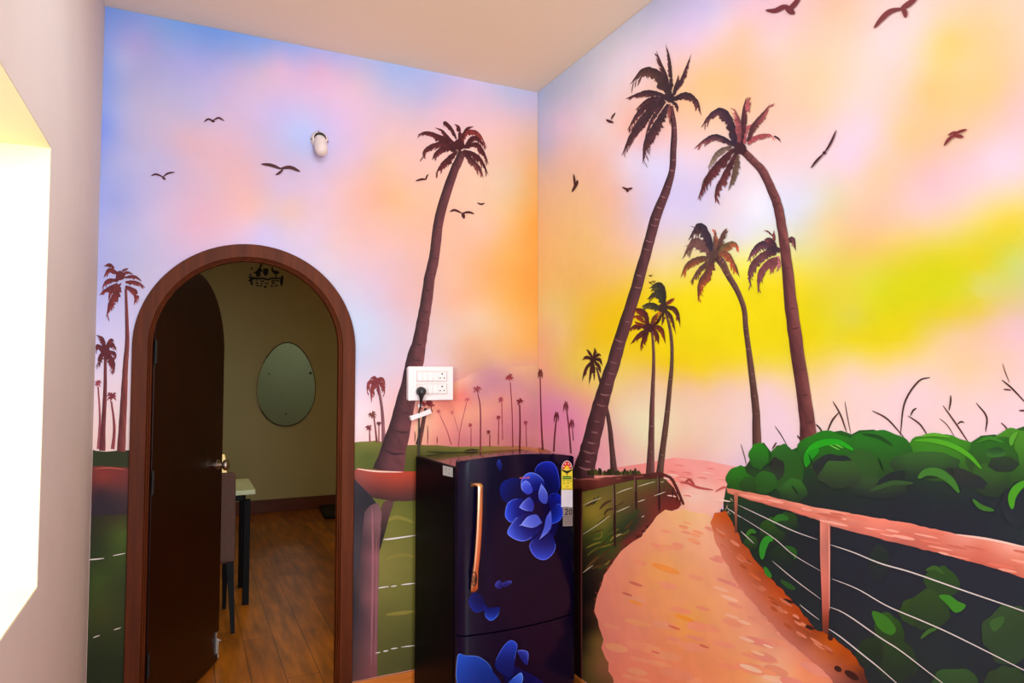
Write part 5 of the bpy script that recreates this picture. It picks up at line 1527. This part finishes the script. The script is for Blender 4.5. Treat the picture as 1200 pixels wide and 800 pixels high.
for (a, b) in ((609, 611), (611.6, 613), (613.6, 615.4), (616, 617.4), (618, 620.4)):
    mstroke([(a, 559.8 - (a - 609) * .03), (b, 559.8 - (b - 609) * .03)], .8, (190, 84, 90))
mk.build('maker_mark', M['label'], door, recalc=False)['label'] = 'tiny red lettering above the blossom'
st = MB()
cor = [(519, 545.2), (530.6, 547.8), (530.6, 559.0), (519, 556.4)]
st.add([on_side(x, y, .001) for x, y in cor], [(0, 1, 2, 3)], (190, 190, 184))
for k in range(26):
    x, y = rng.uniform(520, 529.5), rng.uniform(548, 556)
    st.add([on_side(a, b, .0014) for a, b in ((x, y), (x + .9, y + .2), (x + .9, y + .9), (x, y + .7))], [(0, 1, 2, 3)], rng.choice([(120, 124, 120), (220, 220, 214), (206, 176, 60), (150, 150, 148)]))
st.build('side_sticker', M['label'], fridge, recalc=False)['label'] = 'small silver sticker on the cabinet side'

# handle
hd = MB()
def offd(px, py, off):
    return on_door(px, py, off)


bar = catmull([(554, 569, .004), (558, 567, .020), (562, 569, .030), (562.5, 576, .034), (562, 600, .036), (560.5, 630, .035), (558.5, 655, .032), (556.5, 672, .026), (555.5, 688, .016), (555.5, 692, .010)], 36)
ctr = [Vector(on_door(p[0], p[1], p[2])) for p in bar]
wid = [0.0125 + 0.006 * max(0, (i - 27) / 9) ** 0.7 if i > 27 else 0.0125 for i in range(37)]
vs_, fs = [], []
for i, p in enumerate(ctr):
    tdir = (ctr[min(i + 1, 36)] - ctr[max(i - 1, 0)]).normalized()
    sdir = Vector((1, 0, 0))
    sdir = (sdir - tdir * sdir.dot(tdir)).normalized()
    ndir = tdir.cross(sdir).normalized()
    w = wid[i] * (1.0 if i < 34 else (0.95, 0.8, 0.55)[i - 34])
    h = 0.007
    for k in range(12):
        a = 2 * math.pi * k / 12
        ca, sa = math.cos(a), math.sin(a)
        vs_.append(p + sdir * w * math.copysign(abs(ca) ** 0.6, ca) + ndir * h * math.copysign(abs(sa) ** 0.6, sa))
for i in range(36):
    for k in range(12):
        k2 = (k + 1) % 12
        fs.append((i * 12 + k, i * 12 + k2, i * 12 + 12 + k2, i * 12 + 12 + k))
fs += [tuple(range(12)), tuple(range(36 * 12, 37 * 12))]
hd.add(vs_, fs)
top = [Vector(on_door(x, y, .0)) for x, y in ((550, 564), (566, 562), (567, 570), (551, 572))]
handle = hd.build('door_handle', M['copper'], door, smooth=True)
handle['label'] = 'polished copper and gold upright handle'
g = MB()
ring = []
for i in range(21):
    a = 2 * math.pi * i / 20
    ring.append(Vector(on_door(555.8 + 2.8 * math.cos(a), 678 + 8.2 * math.sin(a), .0315 - .0015 * math.sin(a) * 3)))
g.tube(ring, 0.0022, 6)
g.tube([Vector(on_door(x, y, o_)) for x, y, o_ in ((554.6, 674, .033), (554.8, 681, .031), (556.2, 682.5, .030), (557, 680, .031), (556.8, 676, .033))], 0.0018, 6)
g.build('handle_badge', M['black_plastic'], door, smooth=True)['label'] = 'dark oval badge on the handle foot'

# ------------------------------------------------------------------ the room beyond the arch
def onplane_y(px, py, y):
    r = ray(px, py)
    k = y / r[1]
    return r[0] * k, CAM_Z + r[2] * k


mcx, mcz = onplane_y(336, 450, FY)
mr = empty('wall_mirror', (mcx, FY, mcz), 'egg-shaped frameless mirror on the olive wall beyond the arch', 'mirror')
x0 = onplane_y(302, 450, FY)[0]
x1 = onplane_y(368.5, 450, FY)[0]
zt, zb = onplane_y(336, 400, FY)[1], onplane_y(336, 497, FY)[1]
rx, rz = (x1 - x0) / 2, (zt - zb) / 2
egg = []
for i in range(56):
    a = 2 * math.pi * i / 56
    k = 1 - 0.13 * math.sin(a)
    egg.append((rx * 1.01 * math.cos(a) * k, rz * math.sin(a)))
MB().prism([(x, -0.018, z) for x, z in egg], (0, 0.006, 0)).build('mirror_glass', M['mirror'], mr)
g = MB()
g.tube([(x * 1.004, -0.015, z * 1.004) for x, z in egg + egg[:1]], 0.006, 6)
g.build('mirror_rim', M['bronze'], mr, smooth=True)
MB().prism([(x * 0.9, -0.012, z * 0.9) for x, z in egg], (0, 0.012, 0)).build('mirror_backing', M['black_plastic'], mr)
for (px, py) in ((363.5, 437), (315, 438), (335, 485)):
    a, b = onplane_y(px, py, FY)
    g = MB()
    g.lathe((a - mcx, -0.018, b - mcz), (0, -1, 0), [(0, 0.016 if px > 360 else 0.008), (0.006, 0.014 if px > 360 else 0.007), (0.008, 0.002)], 12)
    g.build('mirror_clip', M['black_plastic'], mr)

# crest with kangaroo and emu, cut from thin dark sheet
cx_, cz_ = onplane_y(311, 325, FY)
cr = empty('wall_crest', (cx_, FY, cz_), 'small dark crest with kangaroo, shield and emu high on the far wall', 'crest')


def crest(name, polys):
    mb = MB()
    for P_ in polys:
        pts = []
        for (X, Y) in P_:
            a, b = onplane_y(270 + X / 14.55, 290 + Y / 14.55, FY)
            pts.append((a - cx_, -0.009, b - cz_))
        mb.prism(pts, (0, 0.009, 0))
    mb.build(name, M['crest'], cr)


crest('kangaroo', [[(510, 275), (525, 290), (550, 285), (552, 298), (528, 318), (522, 345), (530, 380), (545, 400), (530, 415), (512, 410), (505, 440), (515, 470), (500, 495), (430, 495), (450, 470), (420, 440), (385, 425), (425, 415), (455, 385), (485, 345), (500, 318)]])
crest('shield', [[(560, 350), (600, 365), (640, 350), (645, 430), (628, 465), (600, 485), (575, 465), (556, 430)]])
crest('emu', [[(700, 345), (718, 335), (728, 352), (722, 378), (745, 392), (790, 395), (835, 420), (828, 445), (785, 452), (778, 480), (790, 510), (765, 510), (765, 470), (758, 450), (725, 430), (706, 400), (698, 365)]])
crest('scroll', [[(295, 500), (330, 490), (420, 512), (560, 515), (640, 535), (700, 515), (850, 515), (885, 490), (905, 500), (895, 590), (880, 665), (858, 640), (842, 570), (860, 535), (700, 540), (640, 562), (560, 540), (400, 540), (372, 560), (380, 640), (352, 640), (335, 575), (290, 570), (330, 545), (335, 520)]])
for P_ in [[(430, 545), (470, 550), (460, 566), (435, 562)], [(510, 560), (580, 570), (575, 585), (515, 578)], [(700, 560), (760, 556), (765, 572), (705, 578)], [(420, 595), (480, 602), (475, 620), (428, 616)], [(520, 600), (545, 600), (545, 625), (522, 622)], [(590, 600), (650, 606), (645, 622), (595, 618)], [(700, 600), (740, 590), (760, 610), (715, 622)], [(435, 640), (490, 644), (485, 660), (440, 658)], [(505, 640), (535, 640), (532, 668), (510, 664)], [(570, 655), (625, 650), (600, 690), (575, 690)], [(690, 640), (720, 645), (712, 675), (692, 668)], [(775, 560), (830, 556), (825, 575), (778, 580)], [(750, 640), (815, 640), (800, 658), (760, 658)], [(345, 340), (372, 335), (375, 372), (355, 378)], [(320, 455), (360, 450), (365, 470), (325, 475)], [(870, 480), (900, 478), (896, 500), (874, 502)]]:
    crest('scroll_flourish', [P_])

# table with pale top, chair before it, lamp on it
TH = 0.75
tx1, ty0, ty1 = 0.425, 4.78, 5.32
tab = empty('side_table', (0.05, 5.05, 0), 'pale-topped table with black legs seen through the arch', 'table')
MB().box(-0.75, tx1 - 0.05, ty0 - 5.05, ty1 - 5.05, TH - 0.03, TH).build('table_top', M['table_top'], tab, bevel=0.004)
MB().box(-0.70, tx1 - 0.12, ty0 - 5.05 + 0.05, ty1 - 5.05 - 0.05, TH - 0.075, TH - 0.031).build('apron', M['black_metal'], tab, bevel=0.003)
for (x, y) in ((tx1 - 0.095, ty0 - 5.05 + 0.07), (tx1 - 0.095, ty1 - 5.05 - 0.07), (-0.68, ty0 - 5.05 + 0.07), (-0.68, ty1 - 5.05 - 0.07)):
    MB().box(x - 0.02, x + 0.02, y - 0.02, y + 0.02, 0, TH - 0.07).build('leg', M['black_metal'], tab, bevel=0.003)
MB().box(-0.68, tx1 - 0.135, ty1 - 5.05 - 0.08, ty1 - 5.05 - 0.06, 0.28, 0.31).build('stretcher', M['black_metal'], tab)

chx, chy = 0.050, 4.40
ch = empty('dining_chair', (chx, chy, 0), 'brown upholstered chair with black legs behind the open door', 'chair')
g = MB()
g.taper((0, -0.0, 0.40), (0.235, 0.03), (0, -0.055, 0.93), (0.225, 0.024))
g.build('backrest', M['fabric'], ch, bevel=0.02, seg=3)
g = MB()
g.box(-0.235, 0.235, 0.02, 0.44, 0.38, 0.47)
g.build('seat', M['fabric'], ch, bevel=0.02, seg=3)
for (x, y, dx, dy) in ((0.205, 0.0, 0.02, -0.05), (-0.205, 0.0, -0.02, -0.05), (0.2, 0.4, 0.0, 0.02), (-0.2, 0.4, 0.0, 0.02)):
    MB().taper((x + dx, y + dy, 0.0), (0.011, 0.011), (x, y, 0.40), (0.02, 0.02)).build('leg', M['black_metal'], ch)

la = empty('table_lamp', (0.215, 5.08, TH), 'cream cone-shaped lamp glimpsed behind the door knob', 'lamp')
MB().lathe((0, 0, 0), (0, 0, 1), [(0, 0.05), (0.008, 0.05), (0.012, 0.012), (0.05, 0.010)], 20).build('lamp_base', M['black_metal'], la, smooth=True)
MB().lathe((0, 0, 0.03), (0, 0, 1), [(0, 0.055), (0.09, 0.046), (0.15, 0.040), (0.175, 0.034), (0.18, 0.002)], 24).build('lamp_shade', M['shade'], la, smooth=True)

mt_ = MB()


def onfloor(px, py, z=0.0):
    r = ray(px, py)
    k = (z - CAM_Z) / r[2]
    return r[0] * k, r[1] * k


fa = [onfloor(*p) for p in ((374, 594), (380, 608), (402, 608), (400, 593))]
mcx2 = sum(p[0] for p in fa) / 4
mcy2 = sum(p[1] for p in fa) / 4
tm = MB()
tm.prism([(x - mcx2, y - mcy2, 0.0) for x, y in fa], (0, 0, 0.035))
mo = tm.build('floor_mat', M['mat'], None, bevel=0.008)
mo.location = (mcx2, mcy2, 0)
set_meta(mo, 'flat black slab lying on the floor beyond the arch', 'mat')
